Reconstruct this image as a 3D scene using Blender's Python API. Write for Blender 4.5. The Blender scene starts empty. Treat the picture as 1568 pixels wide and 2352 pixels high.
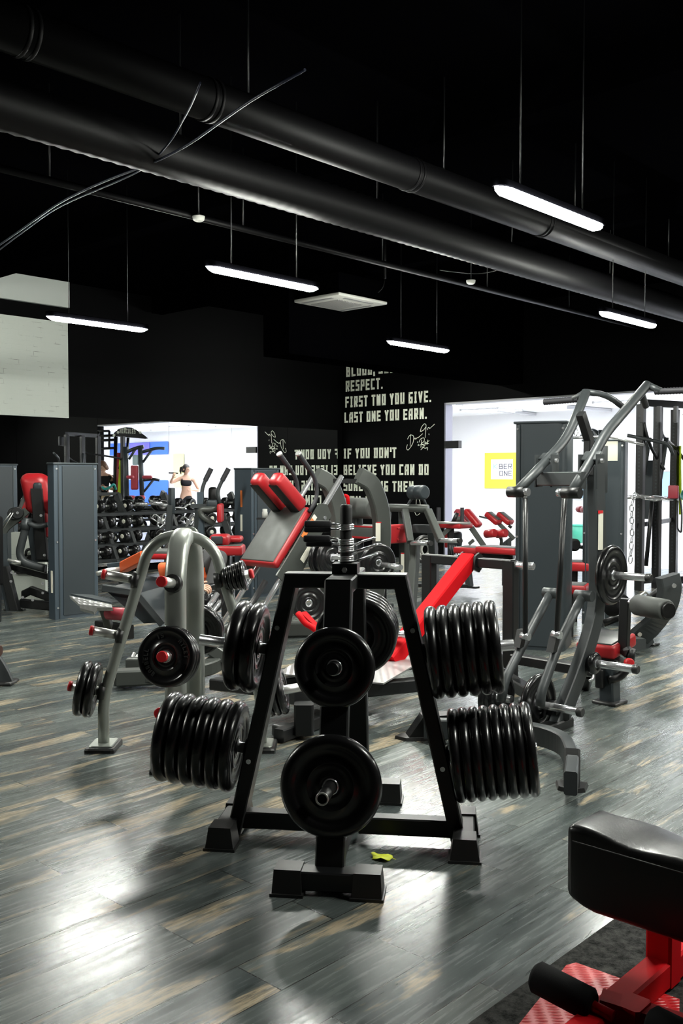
import bpy, bmesh, math, random
from mathutils import Vector, Matrix
random.seed(7)
SC = bpy.context.scene
COL = SC.collection
V = Vector
# ---------------------------------------------------------------- camera
F = 2200.0; H = 1.62; PITCH = math.atan(84 / F)
cam = bpy.data.cameras.new('camera'); camo = bpy.data.objects.new('camera', cam); COL.objects.link(camo)
cam.sensor_fit = 'VERTICAL'; cam.sensor_height = 36.0; cam.lens = F / 2352 * 36
camo.location = (0, 0, H); camo.rotation_euler = (math.pi / 2 - PITCH, 0, 0)
SC.camera = camo
# ---------------------------------------------------------------- exposure, world
vs = SC.view_settings
vs.view_transform = 'Standard'; vs.look = 'None'; vs.gamma = 1.0; vs.exposure = 0.0
vs.use_curve_mapping = False
w = bpy.data.worlds.new('world'); SC.world = w; w.use_nodes = True
w.node_tree.nodes['Background'].inputs[0].default_value = (.6, .7, .8, 1)
w.node_tree.nodes['Background'].inputs[1].default_value = 0.012
SC.cycles.max_bounces = 7; SC.cycles.sample_clamp_indirect = 6
LAMP = 330.0      # ceiling tube emission
HALL = 34.0      # hall ceiling panel emission

# ---------------------------------------------------------------- room axes (a along the mirror wall, b along the lettered wall)
E1 = V((.6807, .7325, 0)).normalized(); E2 = V((-E1.y, E1.x, 0)); UP = V((0, 0, 1))
AW, BW, ZC = 14.65, 13.6, 4.67          # lettered wall, mirror wall, ceiling
def R(a, b, z=0): return E1 * a + E2 * b + UP * z
CP, SP = math.cos(PITCH), math.sin(PITCH)
def ray(px, py):
    u, v = (px - 784) / F, (1176 - py) / F
    return V((u, CP + v * SP, -SP + v * CP))
def A(px, py, Y):
    d = ray(px, py); return V((0, 0, H)) + d * (Y / d.y)
def FL(px, py, z=0.0):
    d = ray(px, py); return V((0, 0, H)) + d * ((z - H) / d.z)
def ONB(px, py, b):
    d = ray(px, py); return V((0, 0, H)) + d * (b / d.dot(E2))
def ONA(px, py, a):
    d = ray(px, py); return V((0, 0, H)) + d * (a / d.dot(E1))
def unmirror(p):                          # where a thing seen in the mirror really stands
    return p + E2 * (2 * (BW - .03) - 2 * p.dot(E2))

# ---------------------------------------------------------------- mesh building
def perp(d):
    s = d.cross(UP)
    if s.length < 1e-4: s = V((1, 0, 0))
    return s.normalized()
def fillet(pts, r, n=6):
    pts = [V(p) for p in pts]; out = [pts[0]]
    for i in range(1, len(pts) - 1):
        p, q, t = pts[i - 1], pts[i], pts[i + 1]
        d0, d1 = (p - q), (t - q); l = min(r, d0.length * .48, d1.length * .48)
        a, c = q + d0.normalized() * l, q + d1.normalized() * l
        for k in range(n + 1):
            s = k / n; out.append(a * (1 - s) ** 2 + q * 2 * s * (1 - s) + c * s * s)
    out.append(pts[-1]); return out
class MB:
    def __init__(s): s.v = []; s.f = []; s.sm = []
    def add(s, vs_, fs, smooth=False):
        o = len(s.v); s.v += [V(p) for p in vs_]
        for f in fs: s.f.append(tuple(o + i for i in f)); s.sm.append(smooth)
        return s
    def box(s, c, size, X=None, Y=None, Z=None):
        c = V(c); X = V(X) if X else V((1, 0, 0)); Y = V(Y) if Y else V((0, 1, 0)); Z = V(Z) if Z else V((0, 0, 1))
        X, Y, Z = X * (size[0] / 2), Y * (size[1] / 2), Z * (size[2] / 2)
        vs_ = [c + X * i + Y * j + Z * k for k in (-1, 1) for j in (-1, 1) for i in (-1, 1)]
        return s.add(vs_, [(0, 2, 3, 1), (4, 5, 7, 6), (0, 1, 5, 4), (2, 6, 7, 3), (0, 4, 6, 2), (1, 3, 7, 5)])
    def rbox(s, c, size, X=None, Y=None, Z=None, r=.02, seg=3, taper=0):
        X = V(X) if X else V((1, 0, 0)); Y = V(Y) if Y else V((0, 1, 0)); Z = V(Z) if Z else V((0, 0, 1))
        bm = bmesh.new(); bmesh.ops.create_cube(bm, size=1)
        for v in bm.verts:
            k = 1 - taper * (v.co.z > 0)
            v.co = V((v.co.x * size[0] * k, v.co.y * size[1] * k, v.co.z * size[2]))
        bmesh.ops.bevel(bm, geom=bm.edges[:], offset=min(r, min(size) * .49), segments=seg, profile=.5, affect='EDGES')
        bm.verts.index_update(); c = V(c)
        s.add([c + X * v.co.x + Y * v.co.y + Z * v.co.z for v in bm.verts], [[v.index for v in f.verts] for f in bm.faces], True)
        bm.free(); return s
    def quad(s, *p): return s.add(p, [tuple(range(len(p)))])
    def prism(s, poly, d):                # polygon swept along d
        n = len(poly); d = V(d); p = [V(q) for q in poly]
        return s.add(p + [q + d for q in p], [tuple(range(n - 1, -1, -1)), tuple(range(n, 2 * n))] + [(i, (i + 1) % n, n + (i + 1) % n, n + i) for i in range(n)])
    def rings(s, rs, smooth=True, caps=True, closed=False):
        n = len(rs[0]); o = len(s.v)
        for r in rs: s.v += [V(p) for p in r]
        m = len(rs)
        for i in range(m if closed else m - 1):
            j = (i + 1) % m
            for k in range(n):
                s.f.append((o + i * n + k, o + i * n + (k + 1) % n, o + j * n + (k + 1) % n, o + j * n + k)); s.sm.append(smooth)
        if caps and not closed:
            s.f.append(tuple(o + k for k in range(n - 1, -1, -1))); s.sm.append(False)
            s.f.append(tuple(o + (m - 1) * n + k for k in range(n))); s.sm.append(False)
        return s
    def tube(s, pts, r, n=14, caps=True, bend=0, closed=False):
        pts = [V(p) for p in pts]
        if bend: pts = fillet(pts, bend)
        m = len(pts); rr = r if isinstance(r, (list, tuple)) else [r] * m
        N = None; rs = []
        for i in range(m):
            if closed: t = pts[(i + 1) % m] - pts[i - 1]
            else: t = (pts[min(i + 1, m - 1)] - pts[max(i - 1, 0)])
            t.normalize()
            if N is None: N = perp(t)
            N = (N - t * N.dot(t)); N.normalize(); B = t.cross(N)
            rs.append([pts[i] + (N * math.cos(2 * math.pi * k / n) + B * math.sin(2 * math.pi * k / n)) * rr[i] for k in range(n)])
        return s.rings(rs, True, caps, closed)
    def beam(s, pts, w, h, side=None, ch=None, bend=0, n=6):   # rectangular tube swept along a planar path: w along side, h across it
        pts = [V(p) for p in pts]
        if bend: pts = fillet(pts, bend, n)
        m = len(pts)
        if side is None: side = perp(pts[1] - pts[0])
        side = V(side).normalized()
        if ch is None: ch = min(w, h) * .1
        rs = []
        for i in range(m):
            ds = []
            if i > 0: ds.append((pts[i] - pts[i - 1]).normalized())
            if i < m - 1: ds.append((pts[i + 1] - pts[i]).normalized())
            ns = [side.cross(d).normalized() for d in ds]
            nn = ns[0] if len(ns) == 1 else (ns[0] + ns[1]).normalized()
            k = 1 / max(.5, nn.dot(ns[0]))
            nn = nn * k
            a, b = w / 2, h / 2; c = ch
            prof = [(-a, -b + c), (-a + c, -b), (a - c, -b), (a, -b + c), (a, b - c), (a - c, b), (-a + c, b), (-a, b - c)]
            rs.append([pts[i] + side * x + nn * y for x, y in prof])
        return s.rings(rs, False, True)
    def rbeam(s, pts, w, h, side, ex=3.2, n=28, bend=0):   # rounded (superelliptic) tube swept along a planar path
        pts = [V(p) for p in pts]
        if bend: pts = fillet(pts, bend)
        m = len(pts); side = V(side).normalized(); rs = []
        for i in range(m):
            ds = ([(pts[i] - pts[i - 1]).normalized()] if i else []) + ([(pts[i + 1] - pts[i]).normalized()] if i < m - 1 else [])
            ns = [side.cross(d).normalized() for d in ds]; nn = ns[0] if len(ns) == 1 else (ns[0] + ns[1]).normalized()
            ring = []
            for k in range(n):
                q = 2 * math.pi * k / n; c, s_ = math.cos(q), math.sin(q)
                ring.append(pts[i] + side * (w / 2 * math.copysign(abs(c) ** (2 / ex), c)) + nn * (h / 2 * math.copysign(abs(s_) ** (2 / ex), s_)))
            rs.append(ring)
        return s.rings(rs, True, True)
    def cyl(s, p, q, r, n=20, r2=None, ch=0):
        p, q = V(p), V(q)
        if r2 is None: r2 = r
        if ch:
            d = (q - p).normalized() * ch
            return s.tube([p, p + d, q - d, q], [r - ch, r, r2, r2 - ch], n)
        return s.tube([p, q], [r, r2], n)
    def lathe(s, prof, o, ax, n=40, X=None):
        o, ax = V(o), V(ax).normalized(); X = perp(ax) if X is None else X; B = ax.cross(X)
        rs = [[o + ax * z + (X * math.cos(2 * math.pi * k / n) + B * math.sin(2 * math.pi * k / n)) * r for k in range(n)] for r, z in prof]
        return s.rings(rs, True, False, True)
    def ball(s, c, r, n=12, sc=(1, 1, 1)):
        c = V(c); rs = []
        for i in range(n + 1):
            th = math.pi * i / n; rr = max(1e-4, math.sin(th))
            rs.append([c + V((rr * math.cos(2 * math.pi * k / (2 * n)) * r * sc[0], rr * math.sin(2 * math.pi * k / (2 * n)) * r * sc[1], -math.cos(th) * r * sc[2])) for k in range(2 * n)])
        return s.rings(rs, True, True)
    def ribbon(s, pts, w, nrm, th=.004):
        pts = [V(p) for p in pts]; nrm = V(nrm)
        rs = []
        for i, p in enumerate(pts):
            t = (pts[min(i + 1, len(pts) - 1)] - pts[max(i - 1, 0)]).normalized(); sd = nrm.cross(t).normalized() * (w / 2)
            rs.append([p - sd, p + sd, p + sd + nrm * th, p - sd + nrm * th])
        return s.rings(rs, False, True)
    def build(s, name, mat, parent=None, loc=None):
        me = bpy.data.meshes.new(name)
        o = V((0, 0, 0))
        if parent is not None: o = V(parent['_w'])
        elif loc is not None: o = V(loc)
        me.from_pydata([tuple(p - o) for p in s.v], [], s.f); me.update()
        for p, sm in zip(me.polygons, s.sm): p.use_smooth = sm
        bm = bmesh.new(); bm.from_mesh(me); bmesh.ops.recalc_face_normals(bm, faces=bm.faces[:]); bm.to_mesh(me); bm.free()
        me.materials.append(mat)
        ob = bpy.data.objects.new(name, me); COL.objects.link(ob)
        if parent is not None:
            ob.parent = parent; ob['_w'] = list(o)
        else:
            ob.location = o; ob['_w'] = list(o)
        return ob
def thing(name, label, cat, loc, group=None):
    o = bpy.data.objects.new(name, None); COL.objects.link(o); o.location = V(loc); o.empty_display_size = .1
    o['_w'] = list(V(loc)); tag(o, label, cat, group); return o
def tag(o, label, cat, group=None):
    o['label'] = label; o['category'] = cat
    if group: o['group'] = group
    return o
def struct(name, mb, mat, parent=None):
    o = mb.build(name, mat, parent)
    if parent is None: o['kind'] = 'structure'
    return o
def copy_tree(o, parent=None):
    c = o.copy(); COL.objects.link(c)
    if parent is not None: c.parent = parent
    for ch in list(o.children): copy_tree(ch, c)
    return c
def align(o, ax, up=None):                 # turn local +Z of an object onto ax
    ax = V(ax).normalized(); q = V((0, 0, 1)).rotation_difference(ax)
    o.rotation_mode = 'QUATERNION'; o.rotation_quaternion = q

# ---------------------------------------------------------------- materials
def mat(name, col, rough=.5, metal=0, spec=.5, emit=None, es=0, bump=0, bs=200, var=0, vs_=8, coat=0):
    m = bpy.data.materials.new(name); m.use_nodes = True; nt = m.node_tree; b = nt.nodes['Principled BSDF']
    b.inputs['Base Color'].default_value = (*col, 1); b.inputs['Roughness'].default_value = rough
    b.inputs['Metallic'].default_value = metal; b.inputs['Specular IOR Level'].default_value = spec
    b.inputs['Coat Weight'].default_value = coat; b.inputs['Coat Roughness'].default_value = .12
    if emit: b.inputs['Emission Color'].default_value = (*emit, 1); b.inputs['Emission Strength'].default_value = es
    if bump or var:
        tc = nt.nodes.new('ShaderNodeTexCoord')
    if bump:
        n = nt.nodes.new('ShaderNodeTexNoise'); n.inputs['Scale'].default_value = bs; n.inputs['Detail'].default_value = 3
        bp = nt.nodes.new('ShaderNodeBump'); bp.inputs['Strength'].default_value = bump; bp.inputs['Distance'].default_value = .002
        nt.links.new(tc.outputs['Object'], n.inputs['Vector']); nt.links.new(n.outputs['Fac'], bp.inputs['Height']); nt.links.new(bp.outputs['Normal'], b.inputs['Normal'])
    if var:
        n = nt.nodes.new('ShaderNodeTexNoise'); n.inputs['Scale'].default_value = vs_; n.inputs['Detail'].default_value = 6
        r = nt.nodes.new('ShaderNodeMapRange'); r.inputs[1].default_value = .35; r.inputs[2].default_value = .65
        r.inputs[3].default_value = max(.03, rough - var); r.inputs[4].default_value = rough + var
        nt.links.new(tc.outputs['Object'], n.inputs['Vector']); nt.links.new(n.outputs['Fac'], r.inputs['Value']); nt.links.new(r.outputs[0], b.inputs['Roughness'])
    return m
M = {}
M['black'] = mat('black_powder_coat', (.006, .0065, .007), .38, 0, .5, bump=.15, bs=500)
M['graphite'] = mat('graphite_powder_coat', (.038, .043, .045), .42, .2, .5, bump=.15, bs=500)
M['gunmetal'] = mat('grey_metal_paint', (.07, .076, .07), .4, .3, .5, bump=.1, bs=500)
M['slate'] = mat('slate_blue_panel', (.045, .062, .078), .42, .1, .5, bump=.1, bs=300)
M['slate_dark'] = mat('slate_dark_panel', (.025, .033, .038), .45, .1, .5, bump=.2, bs=300)
M['silver'] = mat('silver_paint', (.36, .38, .35), .33, .55, .5)
M['chrome'] = mat('chrome', (.8, .81, .83), .2, .85)
M['alu'] = mat('brushed_aluminium', (.62, .62, .6), .32, .75)
M['rubber'] = mat('black_rubber', (.007, .007, .0075), .26, 0, .5, coat=.2)
M['rubber_dull'] = mat('dull_rubber', (.014, .014, .014), .5, 0, .4, var=.1)
M['foot'] = mat('rubber_foot', (.02, .02, .02), .35, 0, .5)
M['redpaint'] = mat('red_paint', (.5, .006, .010), .55, 0, .06)
M['redvinyl'] = mat('red_vinyl', (.34, .011, .015), .38, 0, .5, bump=.15, bs=120)
M['redcap'] = mat('red_plastic', (.55, .015, .02), .4, 0, .5)
M['darkred'] = mat('dark_red_vinyl', (.3, .03, .045), .45)
M['greyvinyl'] = mat('grey_vinyl', (.06, .064, .06), .55, 0, .35, bump=.2, bs=160, var=.08)
M['blackvinyl'] = mat('black_vinyl', (.006, .006, .006), .36, 0, .4, bump=.25, bs=90, var=.08)
M['foam'] = mat('black_foam', (.004, .004, .0045), .8, 0, .15, bump=.3, bs=600)
M['grip'] = mat('grip_rubber', (.018, .018, .022), .6)
M['orange'] = mat('orange_sticker', (.8, .2, .04), .5)
M['cream'] = mat('cream_sticker', (.75, .73, .62), .55)
M['orangepaint'] = mat('orange_paint', (.75, .12, .03), .35)
M['white'] = mat('white_plaster', (.82, .82, .82), .6)
M['text'] = mat('white_wall_paint', (.80, .83, .70), .7)
M['blackwall'] = mat('black_wall_paint', (.001, .001, .0012), .65, 0, .06, bump=.2, bs=80)
M['blackceil'] = mat('black_ceiling_paint', (.0006, .0006, .0008), 1, 0, 0, bump=.4, bs=30)
M['duct'] = mat('black_duct', (.0022, .0021, .0026), .5, 0, .16, bump=.15, bs=60)
M['skin'] = mat('skin', (.6, .36, .26), .5)
M['hair'] = mat('dark_hair', (.02, .014, .012), .55, bump=.4, bs=150)
M['blackcloth'] = mat('black_cloth', (.012, .012, .014), .8, 0, .2)
M['greycloth'] = mat('grey_cloth', (.06, .06, .062), .85, 0, .2, bump=.4, bs=60)
M['bluevinyl'] = mat('blue_paint', (.03, .12, .62), .5)
M['limeband'] = mat('lime_rubber', (.55, .75, .02), .5)
M['teal'] = mat('teal_rubber', (.02, .3, .25), .5)
M['mirror'] = mat('mirror_glass', (.93, .95, .95), .008, 1, .5)
M['tube'] = mat('lit_tube', (.9, .9, .9), .5, emit=(.98, 1, .92), es=LAMP)
M['panel'] = mat('lit_panel', (.9, .9, .9), .5, emit=(.93, .96, 1), es=HALL)
M['acwhite'] = mat('off_white_plastic', (.42, .42, .39), .5)

def floor_mat():
    m = bpy.data.materials.new('worn_plank_vinyl'); m.use_nodes = True; nt = m.node_tree; b = nt.nodes['Principled BSDF']; L = nt.links
    N = lambda t: nt.nodes.new('ShaderNode' + t)
    tc = N('TexCoord'); mp = N('Mapping'); mp.inputs['Rotation'].default_value = (0, 0, -math.atan2(E1.y, E1.x))
    L.new(tc.outputs['Object'], mp.inputs['Vector'])
    br = N('TexBrick'); br.offset = .37; br.offset_frequency = 2; br.squash = 1
    for k, v in (('Scale', 1), ('Mortar Size', .0022), ('Mortar Smooth', .2), ('Bias', 0), ('Brick Width', 1.25), ('Row Height', .215)): br.inputs[k].default_value = v
    br.inputs['Color1'].default_value = (0, 0, 0, 1); br.inputs['Color2'].default_value = (1, 1, 1, 1); br.inputs['Mortar'].default_value = (.5, .5, .5, 1)
    L.new(mp.outputs[0], br.inputs['Vector'])
    # per-plank offset of the grain
    ad = N('VectorMath'); ad.operation = 'MULTIPLY_ADD'
    L.new(br.outputs['Color'], ad.inputs[0]); ad.inputs[1].default_value = (7, 3, 5); L.new(mp.outputs[0], ad.inputs[2])
    def noise(sx, sy, det, rough=.6, dist=0):
        k = N('VectorMath'); k.operation = 'MULTIPLY'; L.new(ad.outputs[0], k.inputs[0]); k.inputs[1].default_value = (sx, sy, 1)
        n = N('TexNoise'); n.inputs['Scale'].default_value = 1; n.inputs['Detail'].default_value = det; n.inputs['Roughness'].default_value = rough; n.inputs['Distortion'].default_value = dist
        L.new(k.outputs[0], n.inputs['Vector']); return n.outputs['Fac']
    def ramp(f, stops):
        r = N('ValToRGB'); e = r.color_ramp.elements
        while len(e) < len(stops): e.new(.5)
        for q, (p, c) in zip(e, stops): q.position = p; q.color = (*c, 1)
        L.new(f, r.inputs[0]); return r.outputs[0]
    def mix(f, a, c, mode='MIX'):
        x = N('Mix'); x.data_type = 'RGBA'; x.blend_type = mode
        if isinstance(f, (int, float)): x.inputs[0].default_value = f
        else: L.new(f, x.inputs[0])
        for i, q in ((6, a), (7, c)):
            if isinstance(q, tuple): x.inputs[i].default_value = (*q, 1)
            else: L.new(q, x.inputs[i])
        return x.outputs[2]
    grain = noise(3.0, 55, 8, .6, .5); broad = noise(1.1, 6, 5, .6, .5)
    base = ramp(broad, [(.3, (.040, .049, .048)), (.5, (.074, .087, .085)), (.7, (.122, .138, .134))])
    base = mix(.7, base, ramp(grain, [(.32, (.6, .6, .6)), (.5, (1, 1, 1)), (.72, (1.3, 1.3, 1.25))]), 'MULTIPLY')
    tone = ramp(br.outputs['Color'], [(0, (.72, .74, .76)), (1, (1.28, 1.25, 1.2))])
    base = mix(1, base, tone, 'MULTIPLY')
    # pale worn streaks
    wear = noise(.95, 5.2, 5, .6, .5); fine = noise(9, 90, 5, .7)
    wm = N('Math'); wm.operation = 'MULTIPLY'
    L.new(ramp(wear, [(.555, (0, 0, 0)), (.615, (1, 1, 1))]), wm.inputs[0]); L.new(ramp(fine, [(.33, (0, 0, 0)), (.56, (1, 1, 1))]), wm.inputs[1])
    base = mix(wm.outputs[0], base, (.38, .31, .21))
    base = mix(br.outputs['Fac'], base, (.015, .015, .015))
    L.new(base, b.inputs['Base Color'])
    rr = N('MapRange'); L.new(grain, rr.inputs['Value']); rr.inputs[1].default_value = .3; rr.inputs[2].default_value = .7; rr.inputs[3].default_value = .19; rr.inputs[4].default_value = .32
    L.new(rr.outputs[0], b.inputs['Roughness']); b.inputs['Specular IOR Level'].default_value = .6
    bp = N('Bump'); bp.inputs['Strength'].default_value = .12; bp.inputs['Distance'].default_value = .001
    hm = N('Math'); hm.operation = 'SUBTRACT'; L.new(grain, hm.inputs[0]); L.new(br.outputs['Fac'], hm.inputs[1])
    L.new(hm.outputs[0], bp.inputs['Height']); L.new(bp.outputs[0], b.inputs['Normal'])
    return m
def brick_mat():
    m = bpy.data.materials.new('white_painted_brick'); m.use_nodes = True; nt = m.node_tree; b = nt.nodes['Principled BSDF']; L = nt.links
    tc = nt.nodes.new('ShaderNodeTexCoord'); sep = nt.nodes.new('ShaderNodeSeparateXYZ'); cb = nt.nodes.new('ShaderNodeCombineXYZ')
    dt = nt.nodes.new('ShaderNodeVectorMath'); dt.operation = 'DOT_PRODUCT'; dt.inputs[1].default_value = E1
    L.new(tc.outputs['Object'], dt.inputs[0]); L.new(tc.outputs['Object'], sep.inputs[0]); L.new(dt.outputs['Value'], cb.inputs[0]); L.new(sep.outputs[2], cb.inputs[1])
    br = nt.nodes.new('ShaderNodeTexBrick'); br.inputs['Scale'].default_value = 1; br.inputs['Brick Width'].default_value = .25; br.inputs['Row Height'].default_value = .075; br.inputs['Mortar Size'].default_value = .003
    L.new(cb.outputs[0], br.inputs['Vector'])
    n = nt.nodes.new('ShaderNodeTexNoise'); n.inputs['Scale'].default_value = 5; n.inputs['Detail'].default_value = 5; L.new(cb.outputs[0], n.inputs['Vector'])
    r = nt.nodes.new('ShaderNodeMapRange'); r.inputs[1].default_value = .55; r.inputs[2].default_value = .7; L.new(n.outputs['Fac'], r.inputs['Value'])
    mu = nt.nodes.new('ShaderNodeMath'); mu.operation = 'MULTIPLY'; L.new(r.outputs[0], mu.inputs[0]); L.new(br.outputs['Fac'], mu.inputs[1])
    x = nt.nodes.new('ShaderNodeMix'); x.data_type = 'RGBA'; x.inputs[6].default_value = (.62, .66, .6, 1); x.inputs[7].default_value = (.2, .2, .18, 1)
    L.new(mu.outputs[0], x.inputs[0]); L.new(x.outputs[2], b.inputs['Base Color']); b.inputs['Roughness'].default_value = .7
    bp = nt.nodes.new('ShaderNodeBump'); bp.inputs['Strength'].default_value = .4; bp.inputs['Distance'].default_value = .004; bp.invert = True
    L.new(br.outputs['Fac'], bp.inputs['Height']); L.new(bp.outputs[0], b.inputs['Normal'])
    return m
def tread_mat(name, col, rough=.3, metal=0.):     # raised lozenges of checker plate
    m = mat(name, col, rough, metal); nt = m.node_tree; b = nt.nodes['Principled BSDF']; L = nt.links
    tc = nt.nodes.new('ShaderNodeTexCoord'); ws = []
    hs = []
    for rot, off in ((.785, 0.), (-.785, .5)):
        mp = nt.nodes.new('ShaderNodeMapping'); mp.inputs['Rotation'].default_value = (0, 0, rot); mp.inputs['Scale'].default_value = (15, 46, 1); mp.inputs['Location'].default_value = (off, off, 0)
        L.new(tc.outputs['Object'], mp.inputs['Vector'])
        vo = nt.nodes.new('ShaderNodeTexVoronoi'); vo.voronoi_dimensions = '2D'; vo.inputs['Randomness'].default_value = 0; vo.inputs['Scale'].default_value = 1
        L.new(mp.outputs[0], vo.inputs['Vector'])
        r = nt.nodes.new('ShaderNodeMapRange'); r.inputs[1].default_value = .0; r.inputs[2].default_value = .3; r.inputs[3].default_value = 1; r.inputs[4].default_value = 0
        L.new(vo.outputs['Distance'], r.inputs['Value']); hs.append(r.outputs[0])
    a = nt.nodes.new('ShaderNodeMath'); a.operation = 'MAXIMUM'; L.new(hs[0], a.inputs[0]); L.new(hs[1], a.inputs[1])
    bp = nt.nodes.new('ShaderNodeBump'); bp.inputs['Strength'].default_value = .9; bp.inputs['Distance'].default_value = .004
    L.new(a.outputs[0], bp.inputs['Height']); L.new(bp.outputs[0], b.inputs['Normal'])
    return m
M['hallglass'] = mat('pale_sign_glass', (.45, .6, .65), .2); M['purpleprint'] = mat('violet_print', (.12, .1, .45), .5); M['paleyellow'] = mat('pale_yellow_print', (.75, .7, .3), .6)
M['floor'] = floor_mat(); M['brick'] = brick_mat()
M['redtread'] = tread_mat('red_checker_plate', (.5, .008, .012), .35)
M['tread'] = tread_mat('steel_checker_plate', (.45, .45, .45), .3, .6)
M['carpet'] = mat('black_carpet', (.022, .022, .021), .95, 0, .1, bump=1, bs=260)
def speckle(m, c0, c1, sc):
    nt = m.node_tree; tc = nt.nodes.new('ShaderNodeTexCoord'); n = nt.nodes.new('ShaderNodeTexNoise'); n.inputs['Scale'].default_value = sc; n.inputs['Detail'].default_value = 8; n.inputs['Roughness'].default_value = .75
    r = nt.nodes.new('ShaderNodeValToRGB'); e = r.color_ramp.elements; e[0].position = .36; e[0].color = (*c0, 1); e[1].position = .66; e[1].color = (*c1, 1)
    nt.links.new(tc.outputs['Object'], n.inputs['Vector']); nt.links.new(n.outputs['Fac'], r.inputs[0]); nt.links.new(r.outputs[0], nt.nodes['Principled BSDF'].inputs['Base Color'])
speckle(M['carpet'], (.004, .004, .004), (.06, .06, .056), 28)

# ---------------------------------------------------------------- block lettering (strokes on a unit cell)
GL = {'A': [(0,0,0,.75),(0,.75,.3,1),(.3,1,1,1),(1,1,1,0),(0,.42,1,.42)], 'B': [(0,0,0,1),(0,1,.9,1),(.9,1,.9,.5),(0,.5,1,.5),(1,.5,1,0),(1,0,0,0)],
 'C': [(1,1,0,1),(0,1,0,0),(0,0,1,0)], 'D': [(0.1,0,0.1,1),(0,1,1,1),(1,1,1,0),(1,0,0,0)], 'E': [(1,1,0,1),(0,1,0,0),(0,0,1,0),(0,.5,.85,.5)],
 'F': [(0,0,0,1),(0,1,1,1),(0,.5,.8,.5)], 'G': [(1,1,0,1),(0,1,0,0),(0,0,1,0),(1,0,1,.48),(1,.48,.5,.48)], 'H': [(0,0,0,1),(1,0,1,1),(0,.5,1,.5)],
 'I': [(.5,0,.5,1),(.2,1,.8,1),(.2,0,.8,0)], 'J': [(1,1,1,0),(1,0,0,0),(0,0,0,.3)], 'K': [(0,0,0,1),(0,.5,1,1),(0,.5,1,0)], 'L': [(0,1,0,0),(0,0,1,0)],
 'M': [(0,0,0,1),(0,1,.5,.4),(.5,.4,1,1),(1,1,1,0)], 'N': [(0,0,0,1),(0,1,1,0),(1,0,1,1)], 'O': [(0,0,0,1),(0,1,1,1),(1,1,1,0),(1,0,0,0)],
 'P': [(0,0,0,1),(0,1,1,1),(1,1,1,.45),(1,.45,0,.45)], 'R': [(0,0,0,1),(0,1,1,1),(1,1,1,.48),(1,.48,0,.48),(.45,.48,1,0)],
 'S': [(1,1,0,1),(0,1,0,.52),(0,.52,1,.52),(1,.52,1,0),(1,0,0,0)], 'T': [(.5,0,.5,1),(0,1,1,1)], 'U': [(0,1,0,0),(0,0,1,0),(1,0,1,1)],
 'V': [(0,1,.5,0),(.5,0,1,1)], 'W': [(0,1,0,0),(0,0,1,0),(1,0,1,1),(.5,0,.5,.85)], 'Y': [(0,1,.5,.45),(1,1,.5,.45),(.5,.45,.5,0)],
 '.': [(0,0,.08,0)], ',': [(.1,.05,0,-.2)], "'": [(0,1,0,.72)], '0': [(0,0,0,1),(0,1,1,1),(1,1,1,0),(1,0,0,0)], '1': [(.5,0,.5,1),(.5,1,.2,.8)], '2': [(0,1,1,1),(1,1,1,.5),(1,.5,0,.5),(0,.5,0,0),(0,0,1,0)], '5': [(1,1,0,1),(0,1,0,.52),(0,.52,1,.52),(1,.52,1,0),(1,0,0,0)]}
def text_mb(txt, o, X, U, h, wd=None, cw=.62, st=.19, gap=.22, sp=.45, th=.004):
    """letters starting at o (baseline), X reading direction, U up; if wd is set the line is fitted to that width"""
    o, X, U = V(o), V(X).normalized(), V(U).normalized(); Nn = X.cross(U)
    xs = []; x = 0
    for c in txt:
        w_ = 0 if c == ' ' else (.12 if c in ".,'" else cw * (.7 if c == 'I' else 1.0)); xs.append((x, w_)); x += (sp if c == ' ' else w_ + gap)
    k = (wd / (x - gap)) if wd else h
    mb = MB(); t = st * h
    for c, (x0, w_) in zip(txt, xs):
        if c == ' ': continue
        tk = min(t, st * k * 1.15)
        W_ = max(.001, w_ * k - tk); Hh = h - t
        for (x1, y1, x2, y2) in GL[c]:
            p = o + X * (x0 * k + tk / 2 + x1 * W_) + U * (t / 2 + y1 * Hh); q = o + X * (x0 * k + tk / 2 + x2 * W_) + U * (t / 2 + y2 * Hh)
            d = q - p
            horiz = abs(d.dot(X)) > abs(d.dot(U)) * 3
            if d.length < 1e-6: d = X * 1e-3
            e = d.normalized(); ww = t * .92 if horiz else tk; ext = (tk if horiz else t) / 2
            diag = abs(e.dot(X)) > .08 and abs(e.dot(U)) > .08
            if diag: ext *= .75
            mb.box((p + q) / 2 + Nn * th / 2, (d.length + 2 * ext, ww, th), e, Nn.cross(e), Nn)
    return mb
# ================================================================ THE ROOM
def slab(name, mt, a0, a1, b0, b1, z0, z1, parent=None):
    mb = MB().box(R((a0 + a1) / 2, (b0 + b1) / 2, (z0 + z1) / 2), (a1 - a0, b1 - b0, z1 - z0), E1, E2)
    return struct(name, mb, mt, parent)
slab('floor', M['floor'], -9, 16.0, -9, 16.4, -.12, 0)
hallfloor = mat('pale_hall_tile', (.75, .76, .78), .22, var=.08)
slab('floor_hall', hallfloor, 16.0, 24.3, -14, 20, -.12, 0)
slab('ceiling', M['blackceil'], -9, 14.85, -9, 13.8, ZC, ZC + .15)
slab('ceiling_hall', M['white'], 14.85, 24.3, -14, 20, 3.45, 3.6)
slab('wall_left', M['blackwall'], -9, 14.85, BW, BW + .2, 0, ZC)
slab('wall_rear', M['blackwall'], -9.2, -9, -9, 13.8, 0, ZC)
slab('wall_right', M['blackwall'], -9, 14.85, -9.2, -9, 0, ZC)
OB = 10.95                                            # opening edge on the lettered wall
wl = slab('wall_back', M['blackwall'], AW, AW + .2, OB, BW, 0, ZC)
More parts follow.
